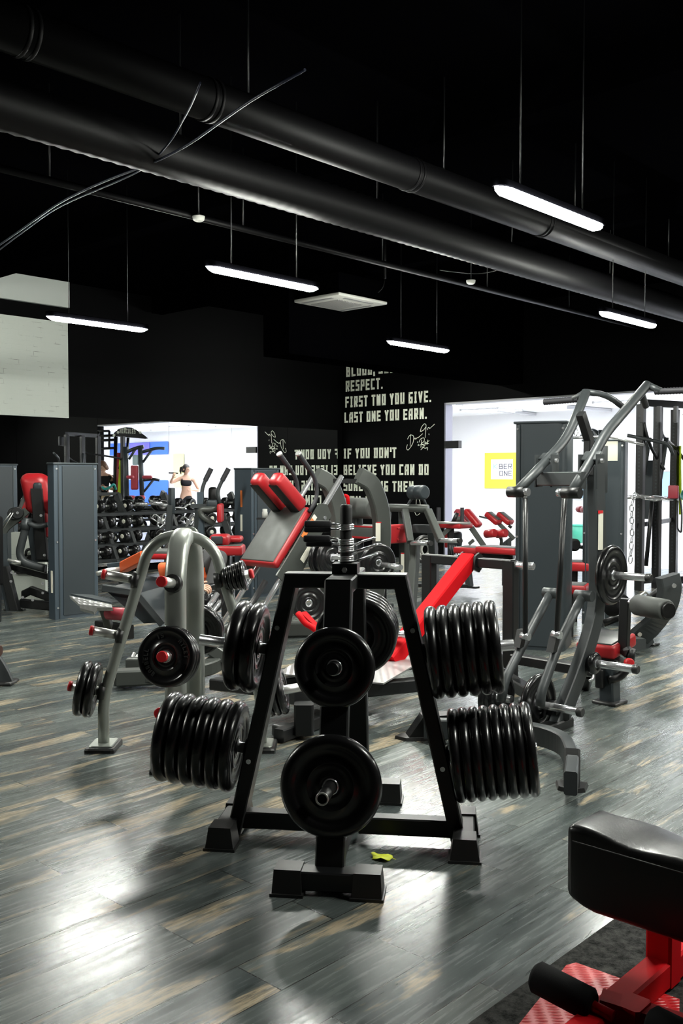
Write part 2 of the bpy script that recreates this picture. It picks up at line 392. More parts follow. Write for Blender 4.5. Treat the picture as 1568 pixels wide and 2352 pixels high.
slab('wall_back_lintel', M['blackwall'], AW, AW + .2, 4.45, OB, 2.99, ZC)
slab('wall_back_right', M['blackwall'], AW, AW + .2, -9, 4.45, 0, ZC)
slab('trim_1', mat('pale_reveal', (.4, .4, .42), .6), AW - .004, AW + .24, 4.45, OB - .03, 2.96, 2.99)
slab('trim_2', mat('steel_edge', (.25, .25, .3), .4, .6), AW - .01, AW + .21, OB - .03, OB, 0, 2.99)
slab('wall_hall', M['white'], 24.3, 24.5, -14, 20, 0, 3.6)
slab('wall_hall_side', M['white'], 14.85, 24.3, 18.6, 18.8, 0, 3.6)
slab('wall_hall_far_side', M['white'], 14.85, 24.3, -14.2, -14, 0, 3.6)
# white painted brick above and beside the mirrors
ab = 14.65 - 6.43
slab('trim_3', M['brick'], -4, ab, BW - .06, BW, 2.53, 4.03)
slab('trim_4', mat('white_fascia', (.62, .66, .62), .7), -4, ab + .03, BW - .07, BW, 4.27, 4.67)
# pair of black squares standing off the opening edge
m = slab('door_closer', M['black'], AW - .05, AW + .05, OB - .36, OB - .03, 2.13, 2.27)
del m['kind']; tag(m, 'small black box sign sticking out from the edge of the bright opening', 'sign')
# lettering (children of the wall)
TX = -E2
def tline(txt, py, px0, px1, capz):
    p0 = ONA(px0, py, AW); p1 = ONA(px1, py, AW)
    mb = text_mb(txt, V((p0.x, p0.y, p0.z)), TX, UP, capz, wd=(p1 - p0).dot(TX), st=.2)
    ob = mb.build('lettering', M['text'], wl); return ob
tline('BLOOD, SWEAT', 866, 795, 932, .225)
tline('RESPECT.', 900, 794, 877, .225)
tline('FIRST TWO YOU GIVE.', 936.5, 793, 988, .225)
tline('LAST ONE YOU EARN.', 971.5, 791, 978, .215)
tline("IF YOU DON'T", 1053.5, 789, 910, .21)
tline('BELIEVE YOU CAN DO', 1091, 789, 984, .21)
tline('SOMETHING THEN', 1127.5, 789, 949, .21)
tline('YOU CAN', 1162, 789, 880, .21)
sg = MB()
def C3(x, y): return ONA(740 + x * .2041, 820 + y * .2041, AW) - E1 * .004
def sig(pts, wd=.009):
    q = [C3(*p) for p in pts]; sg.ribbon(fillet(q, .06, 4) if len(q) > 2 else q, wd, -E1)
for s in ([(995, 870), (990, 1000)], [(960, 925), (985, 875), (1030, 880), (1030, 950), (1000, 1010), (965, 1052), (945, 1030), (960, 985)],
          [(1030, 935), (1045, 905), (1050, 930), (1070, 905), (1075, 912), (1132, 862)], [(1104, 838), (1115, 790), (1150, 748), (1170, 760), (1160, 910)],
          [(1104, 838), (1135, 830), (1165, 790)], [(1185, 820), (1190, 795), (1205, 790), (1205, 810), (1265, 755)], [(1200, 862), (1203, 878)],
          [(1110, 1020), (1120, 930)], [(1090, 960), (1105, 920), (1150, 905), (1150, 950), (1110, 975), (1150, 1000)], [(1075, 950), (1072, 965)],
          [(1150, 960), (1160, 950), (1165, 975), (1150, 980), (1175, 960), (1180, 980)], [(1180, 985), (1190, 930)], [(1180, 960), (1205, 940)],
          [(1085, 980), (1075, 1000), (1110, 985), (1200, 975)], [(1110, 1045), (1160, 990)], [(1125, 1010), (1160, 1030), (1190, 1015), (1182, 1050)]):
    sig(s)
for k, s in enumerate(([(995, 1578), (990, 1640), (975, 1670)], [(1055, 1700), (1060, 1600), (1085, 1585), (1105, 1640), (1100, 1720)], [(1040, 1740), (1060, 1790), (1100, 1760)])):
    sig(s, .008)
sg.build('signature', M['text'], wl)

# mirrors: six panes side by side along the left wall
MT = 2.555
names = ['first tall mirror pane beside the lettered wall, reflecting the reversed words', 'second mirror pane from the lettered wall, reflecting the opening edge',
         'third mirror pane from the lettered wall, reflecting a woman in a black top', 'fourth mirror pane from the lettered wall, reflecting a black machine with a curved sign plate',
         'fifth mirror pane from the lettered wall, behind the slate tower', 'sixth mirror pane from the lettered wall, at the left edge of the photo']
for k in range(6):
    a1 = 14.48 - 1.43 * k; a0 = a1 - 1.426
    mb = MB().box(R((a0 + a1) / 2, BW - .015, MT / 2 + .06), (a1 - a0, .03, MT - .12), E1, E2)
    o = mb.build('mirror_pane', M['mirror'], None, R((a0 + a1) / 2, BW, .12)); tag(o, names[k], 'mirror', 'mirror panes along the left wall')

# ---------------------------------------------------------------- ceiling things
def lamp(a, b, label, L=1.2, z=3.19):
    c = R(a, b, z); t = thing('tube_lamp', label, 'ceiling light', c, 'tube lamps under the black ceiling')
    hw = .048
    def sec(x, k): return [c + E1 * x + E2 * (hw * k * math.cos(q)) + UP * (hw * .8 * k * math.sin(q)) for q in [math.pi + math.pi * i / 8 for i in range(9)]]
    mb = MB(); mb.rings([sec(-L / 2, .12), sec(-L / 2 + .05, .75), sec(-L / 2 + .09, 1), sec(L / 2 - .09, 1), sec(L / 2 - .05, .75), sec(L / 2, .12)], True, True)
    mb.build('diffuser', M['tube'], t)
    MB().beam([c + UP * .028 - E1 * (L / 2 - .01), c + UP * .028 + E1 * (L / 2 - .01)], .07, .045, E2).build('housing', M['blackceil'], t)
    for s in (-1, 1):
        MB().tube([c + E1 * s * .35 + UP * .05, c + E1 * s * .35 + UP * (ZC - z)], .004, 6).build('hanger', M['black'], t)
    return t
def LP(px0, py0, px1, py1):
    p, q = FL(px0, py0, 3.19), FL(px1, py1, 3.19); c = (p + q) / 2; return c.dot(E1), c.dot(E2)
for px, lb in (((1137, 426, 1381, 523), 'largest lit tube lamp, upper right in front of the smooth duct'), ((471, 610, 731, 664), 'lit tube lamp just left of the square air conditioner'),
               ((113, 728, 334, 755), 'lit tube lamp crossing the corner of the white brick panel'), ((889, 782, 1030, 806), 'lit tube lamp above the white wall lettering'),
               ((1377, 711, 1504, 752), 'short-looking lit tube lamp near the right edge below the corrugated duct')):
    lamp(*LP(*px), lb)
for a, b in ((4.4, .2), (8.3, 1.5), (12.2, -.1), (.5, 7.2), (8.3, -1.3), (.6, 10.2)):
    lamp(a, b, 'lit tube lamp out of frame, continuing the rows under the black ceiling')

def axpipe(name, px0, py0, px1, py1, z, r, label, a0, a1, corr=False, joints=()):
    p = FL((px0 + px1) / 2, (py0 + py1) / 2, z); b = p.dot(E2) + r * .55; zc = z + r * .75
    t = thing(name, label, 'duct', R(a0, b, zc))
    mb = MB()
    if corr:
        n = int((a1 - a0) / .05); pts = [R(a0 + (a1 - a0) * i / n, b, zc) for i in range(n + 1)]
        mb.tube(pts, [r * (1 + .045 * (i % 2)) for i in range(n + 1)], 22)
    else:
        mb.tube([R(a0, b, zc), R(a1, b, zc)], r, 28)
    mb.build('pipe', M['duct'], t)
    for a in joints:
        j = MB()
        for d in (0, .045): j.lathe([(r * .99, -.012), (r * 1.05, -.008), (r * 1.05, .008), (r * .99, .012)], R(a + d, b, zc), E1, 28)
        j.build('joint_ring', M['duct'], t)
    for k in range(int(a0) + 1, int(a1), 2):
        MB().tube([R(k, b, zc + r), R(k, b, ZC)], .006, 6).build('hanger', M['black'], t)
    return t, b
def aon(px, py, b): return ONB(px, py, b).dot(E1)
tp, bq = axpipe('ventilation_pipe', 20, 60, 1568, 672, 3.75, .12, 'long smooth black duct crossing the ceiling from upper left to right', -1, 14.6, joints=())
for px, py in ((470, 215), (938, 400), (1240, 522), (45, 55)):
    a = aon(px, py, bq); j = MB()
    for d in (0, .05): j.lathe([(.119, -.014), (.127, -.009), (.127, .009), (.119, .014)], R(a + d, bq, 3.75 + .09), E1, 28)
    j.build('joint_ring', M['duct'], tp)
axpipe('flexible_duct', 860, 500, 1398, 696, 3.62, .14, 'corrugated black flexible duct running below and behind the smooth one', 1.5, 14.6, True)
axpipe('conduit_pipe', 0, 375, 1180, 700, 3.9, .03, 'thin black conduit along the ceiling beside the ducts', 1.5, 14.6)
# black concrete beam that hides the top of the lettering
p = A(850, 836, 14.0)
slab('trim_5', M['blackceil'], 8.9, 14.64, p.dot(E2), p.dot(E2) + .5, p.z, ZC)
for a in (3, 6.4, 9.8): slab('trim_%d' % (6 + int(a)), M['blackceil'], a, a + .22, -6, 13.5, ZC - .3, ZC)
# air conditioner cassette
c = R(*(lambda q: (q.dot(E1), q.dot(E2)))(A(774, 699, 13.0)), A(774, 699, 13.0).z)
t = thing('ceiling_cassette', 'square off-white air conditioner panel hanging under the black ceiling', 'air conditioner', c)
S = .96
MB().rbox(c + UP * .02, (S, S, .04), E1, E2, r=.012).build('panel', M['acwhite'], t)
MB().box(c + UP * .17, (.84, .84, .28), E1, E2).build('casing', M['blackceil'], t)
grl = MB()
for i in range(17): grl.box(c - UP * .004 + E1 * (-.24 + .03 * i), (.012, .5, .012), E1, E2)
grl.build('grille', mat('ac_grille', (.3, .3, .29), .5), t)
for ax, o2 in ((E1, E2), (E2, E1)):
    for s in (-1, 1):
        MB().box(c + ax * s * .385 - UP * .002, (.045, .56, .008), ax, o2).build('louvre', mat('ac_slot', (.2, .2, .2), .5) if 'ac_slot' not in bpy.data.materials else bpy.data.materials['ac_slot'], t)
for px, py, lb in ((456, 497, 'white smoke detector on the ceiling above the left tube lamps'), (1081, 644, 'white smoke detector left of the corrugated duct')):
    p = FL(px, py, 3.9); t = thing('smoke_detector', lb, 'smoke detector', p)
    MB().lathe([(.001, -.045), (.035, -.043), (.05, -.03), (.055, -.005), (.055, 0), (.001, 0)], p, UP, 24).build('base', M['acwhite'], t)
    MB().tube([p, V((p.x, p.y, ZC))], .006, 6).build('stem', M['black'], t)
# cables strung across the ceiling
def cable(pts, z, r, label, mt):
    q = [FL(x, y, z) for x, y in pts]
    # light sag between the points
    o = MB().tube(fillet(q, .5, 5), r, 8).build('hanging_cable', mt, None, q[0]); tag(o, label, 'cable')
cb = mat('blue_black_cable', (.02, .024, .05), .4)
cable([(-60, 600), (0, 562), (140, 462), (240, 415), (350, 375), (430, 335), (520, 270), (580, 228), (700, 160)], 3.62, .008, 'blue-black cable looping down from the duct to the left edge', cb)
cable([(-60, 622), (0, 572), (130, 475), (250, 425), (330, 390), (390, 330), (440, 240), (460, 190)], 3.66, .006, 'thinner dark cable twisted around the blue-black one', cb)
cable([(1010, 620), (1100, 632), (1250, 590), (1400, 660)], 3.9, .006, 'thin black wire sagging below the corrugated duct', M['black'])
p0, p1 = FL(884, 515, 4.4), None
t = thing('ceiling_drop_rod', 'thin black drop rod with a dangling wire right of the air conditioner', 'rod', A(884, 520, 11))
MB().tube([A(884, 520, 11), A(884, 640, 11)], .012, 8).build('rod', M['duct'], t)
MB().tube(fillet([A(884, 640, 11), A(880, 660, 11), A(868, 672, 11)], .05), .006, 6).build('wire', M['duct'], t)
MB().box(A(884, 518, 11), (.12, .12, .03), E1, E2).build('bracket', M['duct'], t)

# ---------------------------------------------------------------- the bright hall beyond the opening
for i, a in enumerate((16.6, 19.4, 22.2)):
    for j, b in enumerate((-9, -5, -1, 3, 7, 11, 15)):
        c = R(a, b, 3.42); t = thing('ceiling_panel_light', 'square lit panel in the white hall ceiling beyond the opening', 'ceiling light', c, 'panel lights in the hall ceiling')
        MB().box(c, (1.16, 1.16, .02), E1, E2).build('panel', M['panel'], t)
        fr = MB()
        for s in (-1, 1):
            fr.box(c + E1 * s * .6, (.04, 1.24, .05), E1, E2); fr.box(c + E2 * s * .6, (1.24, .04, .05), E1, E2)
        fr.build('frame', M['white'], t)
# shallow grey bulkhead curves on the hall ceiling
gb = mat('grey_bulkhead', (.42, .42, .44), .6)
for (x0, y0, x1, y1, lb) in ((1135, 940, 1480, 985, 'long grey strip sloping across the hall ceiling'), (1310, 935, 1560, 958, 'short grey strip on the hall ceiling near the power rack')):
    p, q = FL(x0, y0, 3.4), FL(x1, y1, 3.4)
    o = MB().beam([p, (p + q) / 2 + UP * .0, q], .22, .08, (q - p).cross(UP)).build('ceiling_strip', gb, None, p); tag(o, lb, 'ceiling strip')
# yellow poster
wy = 24.28
def HW(px, py, d=0): return ONA(px, py, wy - d)
pw, pe, pt, pb = 1113, 1185, 1040, 1122
c = (HW(pw, pt) + HW(pe, pb)) / 2
t = thing('wall_poster', 'yellow wall poster with a white square of lettering in the bright hall', 'poster', c)
zt, zb = HW(1150, pt).z, HW(1150, pb).z
yl = HW(pw, 1080); yr = HW(pe + 16, 1080); wdt = (yr - yl).dot(-E2)
MB().box(V((0, 0, 0)) + (yl + yr) / 2 * 1 + UP * ((zt + zb) / 2 - (yl + yr).z / 2), (.02, wdt, zt - zb), E1, E2).build('sheet', mat('yellow_print', (.55, .5, .05), .6), t)
ql, qr = HW(1128, 1080), HW(1178, 1080); z1, z2 = HW(1150, 1055).z, HW(1150, 1101).z
MB().box((ql + qr) / 2 + UP * ((z1 + z2) / 2 - (ql + qr).z / 2) - E1 * .014, (.012, (qr - ql).dot(-E2), z1 - z2), E1, E2).build('white_field', M['white'], t)
dk = mat('dark_print', (.06, .06, .09), .6)
for s, y, x0, x1 in (('BER', 1077, 1146, 1175), ('ONE', 1093, 1147, 1175)):
    p0, p1 = HW(x0, y, .025), HW(x1, y, .025); text_mb(s, p0, -E2, UP, .15, (p1 - p0).dot(-E2), st=.12).build('lettering', dk, t)
p0, p1 = HW(1133, 1077, .025), HW(1142, 1077, .025); text_mb('K', p0, -E2, UP, .15, (p1 - p0).dot(-E2), st=.14).build('lettering', mat('pale_blue_print', (.3, .6, .8), .6), t)
# white shell chairs and a table in the hall
def hall_chair(p, label, rz):
    t = thing('shell_chair', label, 'chair', p, 'white chairs in the hall'); X = V((math.cos(rz), math.sin(rz), 0)); Y = V((-X.y, X.x, 0))
    MB().rbox(p + UP * .46, (.46, .44, .05), X, Y, r=.02).build('seat', M['white'], t)
    MB().rbox(p + UP * .68 - Y * .21, (.44, .05, .42), X, Y, r=.02).build('backrest', M['white'], t)
    for sx in (-1, 1):
        for sy in (-1, 1): MB().tube([p + X * sx * .17 + Y * sy * .16 + UP * .44, p + X * sx * .23 + Y * sy * .21], .014, 8).build('leg', M['alu'], t)
hp = R(20.6, 13.2)
hall_chair(R(21.4, 14.3), 'white shell chair in the hall below the yellow poster, left of two', .3)
hall_chair(R(21.2, 13.1), 'white shell chair in the hall below the yellow poster, right of two', .6)
t = thing('cafe_table', 'small glass-topped table behind the white chairs in the hall', 'table', R(22.6, 13.6))
MB().lathe([(.001, 0), (.45, 0), (.46, .012), (.45, .025), (.001, .025)], R(22.6, 13.6, .73), UP, 28).build('tabletop', mat('blue_glass', (.3, .5, .65), .15), t)
MB().tube([R(22.6, 13.6, .02), R(22.6, 13.6, .73)], .035, 12).build('column', M['alu'], t)
MB().lathe([(.001, 0), (.28, 0), (.28, .015), (.05, .03), (.001, .03)], R(22.6, 13.6, 0), UP, 24).build('base', M['alu'], t)
for k, b in enumerate((14.8, 13.4, 11.0)):
    c = R(24.25, b, 1.35); t = thing('hall_window', ('leftmost', 'middle', 'rightmost')[k] + ' dark framed glass pane low on the hall wall', 'window', c)
    MB().box(c, (.03, .95, .75), E1, E2).build('pane', mat('dark_glass', (.25, .36, .45), .1) if 'dark_glass' not in bpy.data.materials else bpy.data.materials['dark_glass'], t)
    fr = MB()
    for s in (-1, 1): fr.box(c + E2 * s * .48, (.05, .04, .8), E1, E2); fr.box(c + UP * s * .385, (.05, 1.0, .04), E1, E2)
    fr.build('frame', M['alu'], t)
p = A(1326, 1182, 23); t = thing('waste_bin', 'small green bin standing in the bright hall', 'bin', V((p.x, p.y, 0)))
o = V((p.x, p.y, 0)); MB().lathe([(.001, 0), (.12, 0), (.16, .42), (.145, .42), (.11, .04), (.001, .04)], o, UP, 24).build('body', mat('green_plastic', (.02, .22, .14), .5), t)
MB().lathe([(.15, .41), (.17, .42), (.17, .44), (.15, .44)], o, UP, 24).build('rim', mat('green_rim', (.03, .3, .2), .5), t)
lamp(12.5, 10.9, 'added unseen fill lamp behind the black ceiling beam, brightening the wall lettering', z=3.62)  # extra lamp, added out of sight behind the beam to brighten the lettering
# ================================================================ WEIGHT PLATES
PL = {}
def plate_mesh(r, th):
    k = (round(r, 3), round(th, 3))
    if k in PL: return PL[k]
    h = th / 2; rim = min(.034, r * .2)
    f = h * .62
    side = [(.026, f + .002), (.05, f + .002), (.053, f), (r * .44, f), (r * .45, f + .0035), (r * .47, f + .0035), (r * .48, f), (r - h * 2.1, f), (r - h * 1.9, f + .003), (r - h * 1.5, h)]
    arc = [(r - h + h * math.cos(q), h * math.sin(q)) for q in [math.pi * .42 - math.pi * .84 * i / 10 for i in range(11)]]
    pr = side + arc + [(x, -y) for x, y in reversed(side)]
    a = MB().lathe(pr, (0, 0, 0), UP, 56, V((1, 0, 0)))
    o = a.build('weight_plate', M['rubber']); me = o.data
    s = MB().lathe([(.0255, -h * .8), (.033, -h * .8), (.033, h * .8), (.0255, h * .8)], (0, 0, 0), UP, 24, V((1, 0, 0))).build('sleeve', M['chrome'])
    PL[k] = (me, s.data); bpy.data.objects.remove(o); bpy.data.objects.remove(s)
    return PL[k]
def plate(c, ax, r, th, label, group=None, letters=None, upv=None):
    me, sm = plate_mesh(r, th)
    o = bpy.data.objects.new('weight_plate', me); COL.objects.link(o); o.location = V(c); tag(o, label, 'weight plate', group)
    ax = V(ax).normalized(); u = UP if upv is None else V(upv); X = u.cross(ax)
    if X.length < .01: X = V((1, 0, 0))
    X.normalize(); Y = ax.cross(X); Mx = Matrix((X, Y, ax)).transposed(); o.rotation_mode = 'QUATERNION'; o.rotation_quaternion = Mx.to_quaternion()
    s = bpy.data.objects.new('sleeve', sm); COL.objects.link(s); s.parent = o
    if letters:
        mb = MB(); rr = r * .7; hh = r * .15
        for txt, a0 in letters:
            n = len(txt)
            for i, ch in enumerate(txt):
                if ch == ' ': continue
                q = math.radians(a0) - (i - (n - 1) / 2) * .2
                p = V((math.cos(q) * rr, math.sin(q) * rr, th * .5 * .62)); Uq = V((math.cos(q), math.sin(q), 0)); Xq = Uq.cross(V((0, 0, 1)))
                l = text_mb(ch, p - Xq * hh * .3 - Uq * hh * .5, Xq, Uq, hh, st=.2, th=.003); mb.add(l.v, l.f)
        lo = mb.build('lettering', M['rubber_dull']); lo.parent = o
        lo.data.materials[0] = M['embossed']
    return o
M['embossed'] = mat('embossed_rubber', (.035, .035, .035), .45)
ORD = ['innermost', 'second', 'third', 'fourth', 'fifth', 'sixth', 'seventh']
def stack(base, ax, start, radii, th, where, group, step=None, letters=None):
    n = len(radii); ax = V(ax).normalized(); step = step or th * 1.0
    for i, r in enumerate(radii):
        nm = 'only' if n == 1 else ('innermost' if i == 0 else 'outermost' if i == n - 1 else ORD[i])
        plate(V(base) + ax * (start + step * (i + .5)), ax, r, th, 'black weight plate, %s %s' % (nm, where), group, letters if i == n - 1 else None)

# ================================================================ BLACK PLATE TREE (front)
TC = V((.02, 4.215, 0)); TXa = V((.992, -.127, 0)).normalized(); TYa = V((-TXa.y, TXa.x, 0))
def TP(x, y, z): return TC + TXa * x + TYa * y + UP * z
tree = thing('plate_tree', 'black four-legged weight plate tree in the centre foreground', 'weight rack', TC)
TH = 1.19; hr = .275
dirs = {'front': -TYa, 'right': TXa, 'back': TYa, 'left': -TXa}
for k, d in dirs.items():
    sd = d.cross(UP)
    MB().beam([TC + UP * (TH - .032) + d * .03, TC + UP * (TH - .032) + d * (hr - .032), TC + UP * .02 + d * (.50 + .02 * (k == 'front'))], .115, .064, sd, .006).build('leg', M['black'], tree)
    f = MB().beam([TC + d * .06 + UP * .075, TC + d * .49 + UP * .075], .075, .075, UP, .006).build('base_tube', M['black'], tree)
    fb = MB().beam([TC + d * (.525 + .03 * (k == 'front')) + UP * .055 - sd * .17, TC + d * (.525 + .03 * (k == 'front')) + UP * .055 + sd * .17], .085, .075, d, .006).build('foot_bar', M['black'], tree)
    for s in (-1, 1):
        c = TC + d * (.525 + .03 * (k == 'front')) + sd * s * .155
        m = MB()
        pts = [(-.062, -.058), (.062, -.058), (.062, .058), (-.062, .058)]
        lo = [c + d * x + sd * y for x, y in pts]; hi = [c + d * x * .78 + sd * y * .9 + UP * .1 for x, y in pts]
        lip = [c + d * x * 1.12 + sd * y * 1.12 for x, y in pts]; lip2 = [p + UP * .012 for p in lip]
        m.rings([lip, lip2, [p + UP * .012 for p in lo], hi], False)
        m.build('rubber_foot', M['foot'], tree)
    for z in (.39, .84):
        r_ = hr - .032 + (.50 - (hr - .032)) * (TH - .032 - z) / (TH - .052)
        e = .03 if k == 'front' else 0; a = (d * math.cos(.12) + UP * math.sin(.12)); b = TC + d * (r_ + .02) + UP * z
        L = (.33 if k == 'left' and z > .5 else .40) if k in ('left', 'right') else .29
        if k == 'front' and z > .5: L = .12
        m = MB().cyl(b, b + a * L, .0245, 24)
        if k == 'front' and z < .5: m = MB().lathe([(.0245, 0), (.0245, L), (.018, L), (.018, L - .06), (.001, L - .06)], b, a, 28)
        if k == 'front' and z < .5: rim_ = MB().lathe([(.018, L - .003), (.0245, L - .003), (.0248, L + .001), (.018, L + .001)], b, a, 28)
        pg = m.build('peg', M['chrome'] if not (k == 'front') else M['black'], tree)
        MB().cyl(b - a * .005, b + a * .02, .045, 24).build('collar', M['black'], pg)
        if k == 'front' and z < .5: rim_.build('rim', M['alu'], pg)
for y, z in ((-.055, .78), (.0, .45)):
    pass
for sx, z in ((1, .95), (-1, .95), (1, .35), (-1, .35)):
    c = TC + TXa * sx * (hr - .03 + .26 * (TH - z) / TH) - TYa * .06 + UP * z
    MB().cyl(c, c - TYa * .006, .011, 12).build('bolt', M['chrome'], tree)
def pegbase(k, z):
    d = dirs[k]; r_ = hr - .032 + (.50 - (hr - .032)) * (TH - .032 - z) / (TH - .052)
    return TC + d * (r_ + .02) + UP * z, d * math.cos(.12) + UP * math.sin(.12)
G = 'plates on the black plate tree'
b, a = pegbase('right', .84); stack(b, a, .03, [.203] * 6, .052, 'of six, upper right peg of the black tree', G)
b, a = pegbase('right', .39); stack(b, a, .03, [.203] * 8, .045, 'of eight on the lower right peg of the black tree', G)
b, a = pegbase('left', .84); stack(b, a, .045, [.203] * 2, .068, 'of two on the upper left peg of the black tree', G)
b, a = pegbase('left', .39); stack(b, a, .045, [.203] * 6, .06, 'of six on the lower left peg of the black tree', G)
b, a = pegbase('front', .84); stack(b, a, .02, [.165], .05, 'one on the upper front peg of the black tree', G)
b, a = pegbase('front', .39); stack(b, a, .02, [.203], .06, 'one on the lower front peg of the black tree', G)
b, a = pegbase('back', .84); stack(b, a, .03, [.198] * 4, .05, 'of four on the upper back peg of the black tree', G)
# collar post with clamps
pc = TC + UP * TH - TYa * .0
p = MB(); p.box(pc + UP * .022, (.11, .11, .045), TXa, TYa)
cp = p.build('post_socket', M['black'], tree)
MB().cyl(pc - TYa * .056 + UP * .018, pc - TYa * .062 + UP * .018, .012, 6).build('bolt', M['alu'], cp)
MB().tube([pc + UP * .04, pc + UP * .15, pc + UP * .285, pc + UP * .298, pc + UP * .302], [.0265, .0265, .0265, .024, .018], 28).build('collar_post', M['rubber_dull'], tree)
def spring_collar(z, ang, black, label):
    c = pc + UP * z; t = thing('spring_collar', label, 'barbell collar', c, 'collars on the post of the plate tree')
    d = V((math.cos(ang), math.sin(ang), 0)); e = V((-d.y, d.x, 0)); coil = MB(); pts = []
    for i in range(61):
        q = ang + .5 + 2 * math.pi * 3 * i / 61; pts.append(c + V((math.cos(q), math.sin(q), 0)) * .0315 + UP * (-.013 + .026 * i / 60))
    coil.tube(pts, .0045, 8); coil.build('coil', M['chrome'], t)
    for s, dz in ((1, .013), (-1, -.013)):
        if black:
            pts = [c + d * .026 + e * .02 * s + UP * dz, c + d * .07 + e * .028 * s + UP * dz]
            MB().tube(pts, .0045, 8).build('arm', M['chrome'], t)
            MB().rbox(c + d * .125 + e * .034 * s + UP * dz, (.12, .022, .03), (d + e * .1 * s).normalized(), None, UP, r=.009).build('grip', M['grip'], t)
        else:
            b0 = c + d * .02 + e * .024 * s + UP * dz; b1 = c + d * .085 + e * .03 * s + UP * (dz + .022); b2 = c + d * .135 + e * .03 * s + UP * (dz + .035)
            w2 = e * .014
            MB().tube(fillet([b0, b1 - w2, b2 - w2, b2 + w2, b1 + w2, b0 + d * .03 + w2], .012, 4), .0042, 8).build('loop_handle', M['chrome'], t)
spring_collar(.205, math.pi * 1.02, True, 'spring collar with black grips on the tree post, topmost of the stack')
spring_collar(.14, math.pi * .97, True, 'spring collar with black grips on the tree post, second from the top')
spring_collar(.105, .12, False, 'plain chrome spring collar on the tree post, third from the top')
spring_collar(.062, .35, False, 'plain chrome spring collar on the tree post, lowest of the stack')

# ================================================================ SILVER PLATE TREE
SCn = V((-.945, 5.64, 0))
st = thing('plate_tree', 'silver arched weight plate tree with red peg tips, left of the black tree', 'weight rack', SCn)
def SPt(x, y, z): return SCn + V((x, y, z))
hw = .468
for s in (-1, 1):
    pts = fillet([SPt(s * hw, 0, 0.01), SPt(s * hw, 0, .30), SPt(s * .235, 0, 1.05)], .1, 5)
    for i in range(13):
        q = math.radians(12 + 78 * i / 12); pts.append(SPt(s * (.02 + .205 * math.cos(q)), 0, 1.06 + .205 * math.sin(q)))
    MB().tube(pts, .033, 20).build('leg', M['silver'], st)
for s in (-1, 1):
    pts = [SPt(.03, (s * .36 - .04), 0.01), SPt(.03, (s * .34 - .04), .98)]
    for i in range(1, 13):
        q = math.radians(0 + 90 * i / 12); pts.append(SPt(.03, (s * (.06 + .28 * math.cos(q)) - .04), .98 + .285 * math.sin(q)))
    MB().rbeam(pts, .115, .105, V((1, 0, 0))).build('leg', M['silver'], st)
for dx, dy in ((-hw, 0), (hw, 0), (.03, -.41), (.03, .33)):
    m = MB(); o = SPt(dx, dy, 0); w_, l_ = (.09, .12) if dx in (-hw, hw) else (.13, .11)
    prof = []
    for k, zz in ((1.0, 0), (1.0, .018), (.93, .026)):
        prof.append([o + V((w_ * k * max(-1, min(1, 1.35 * math.cos(q))) , l_ * k * max(-1, min(1, 1.35 * math.sin(q))), zz)) for q in [2 * math.pi * i / 32 for i in range(32)]])
    m.rings(prof, False); m.build('rubber_foot', M['foot'], st)
    m = MB(); m.rings([[p + (p - o) * -.22 + UP * (.03 - (p - o).z * .0) for p in prof[0]], [p + (p - o) * -.26 + UP * .036 for p in prof[0]]], False)
    m.build('foot_plate', M['silver'], st)
def speg(p, d, L, label=None, gr=.027, mt='alu'):
    p = V(p); d = V(d).normalized()
    g = MB().cyl(p, p + d * L, gr, 24).build('peg', M[mt], st)
    MB().cyl(p + d * (L - .004), p + d * (L + .02), gr + .003, 24, ch=.004).build('end_cap', M['redcap'], g)
    MB().cyl(p - d * .01, p + d * .03, .05, 24).build('washer', M['foot'], g)
    return p, d
tl = .2
for z in (1.01, .60, .06):
    pass
left = [(1.00, .25, .19), (.67, .345, .17), (.335, .455, .19)]
for z, x, L in left:
    speg(SPt(-x - .01, 0, z), (-1, -.08, tl), L)
right = [(1.00, .2, .20), (.62, .36, .20), (.32, .455, .25)]
for z, x, L in right: speg(SPt(x + .01, 0, z), (1, -.05, tl), L, mt='alu' if z != .62 else 'chrome')
for z, L in ((1.03, .16), (.63, .16), (.33, .2)): speg(SPt(.03, -.43, z), (-.22, -1, tl * .9), L)
for z, L in ((.63, .2),): speg(SPt(.03, .33, z), (.1, 1, tl), L)
G2 = 'plates on the silver plate tree'
stack(SPt(-.465, 0, .335), (-1, -.08, tl), .04, [.165] * 2, .055, 'of two on the low left peg of the silver tree', G2)
stack(SPt(.21, 0, 1.0), (1, -.05, tl), .045, [.07, .075, .08, .085, .092], .026, 'of five small ones, top right peg of silver tree', G2)
stack(SPt(.465, 0, .32), (1, -.05, tl), .03, [.14] * 3, .04, 'of three on the low right peg of the silver tree', G2)
stack(SPt(.03, -.43, .63), (-.22, -1, tl * .9), .02, [.165, .165, .165], .035, 'of three on the middle front peg of the silver tree', G2,
      letters=[('ATLET', 25), ('15', 110), ('BARBELL', 200)])
stack(SPt(.03, .33, .63), (.1, 1, tl), .03, [.165, .165], .04, 'of two on the back peg of the silver tree', G2)
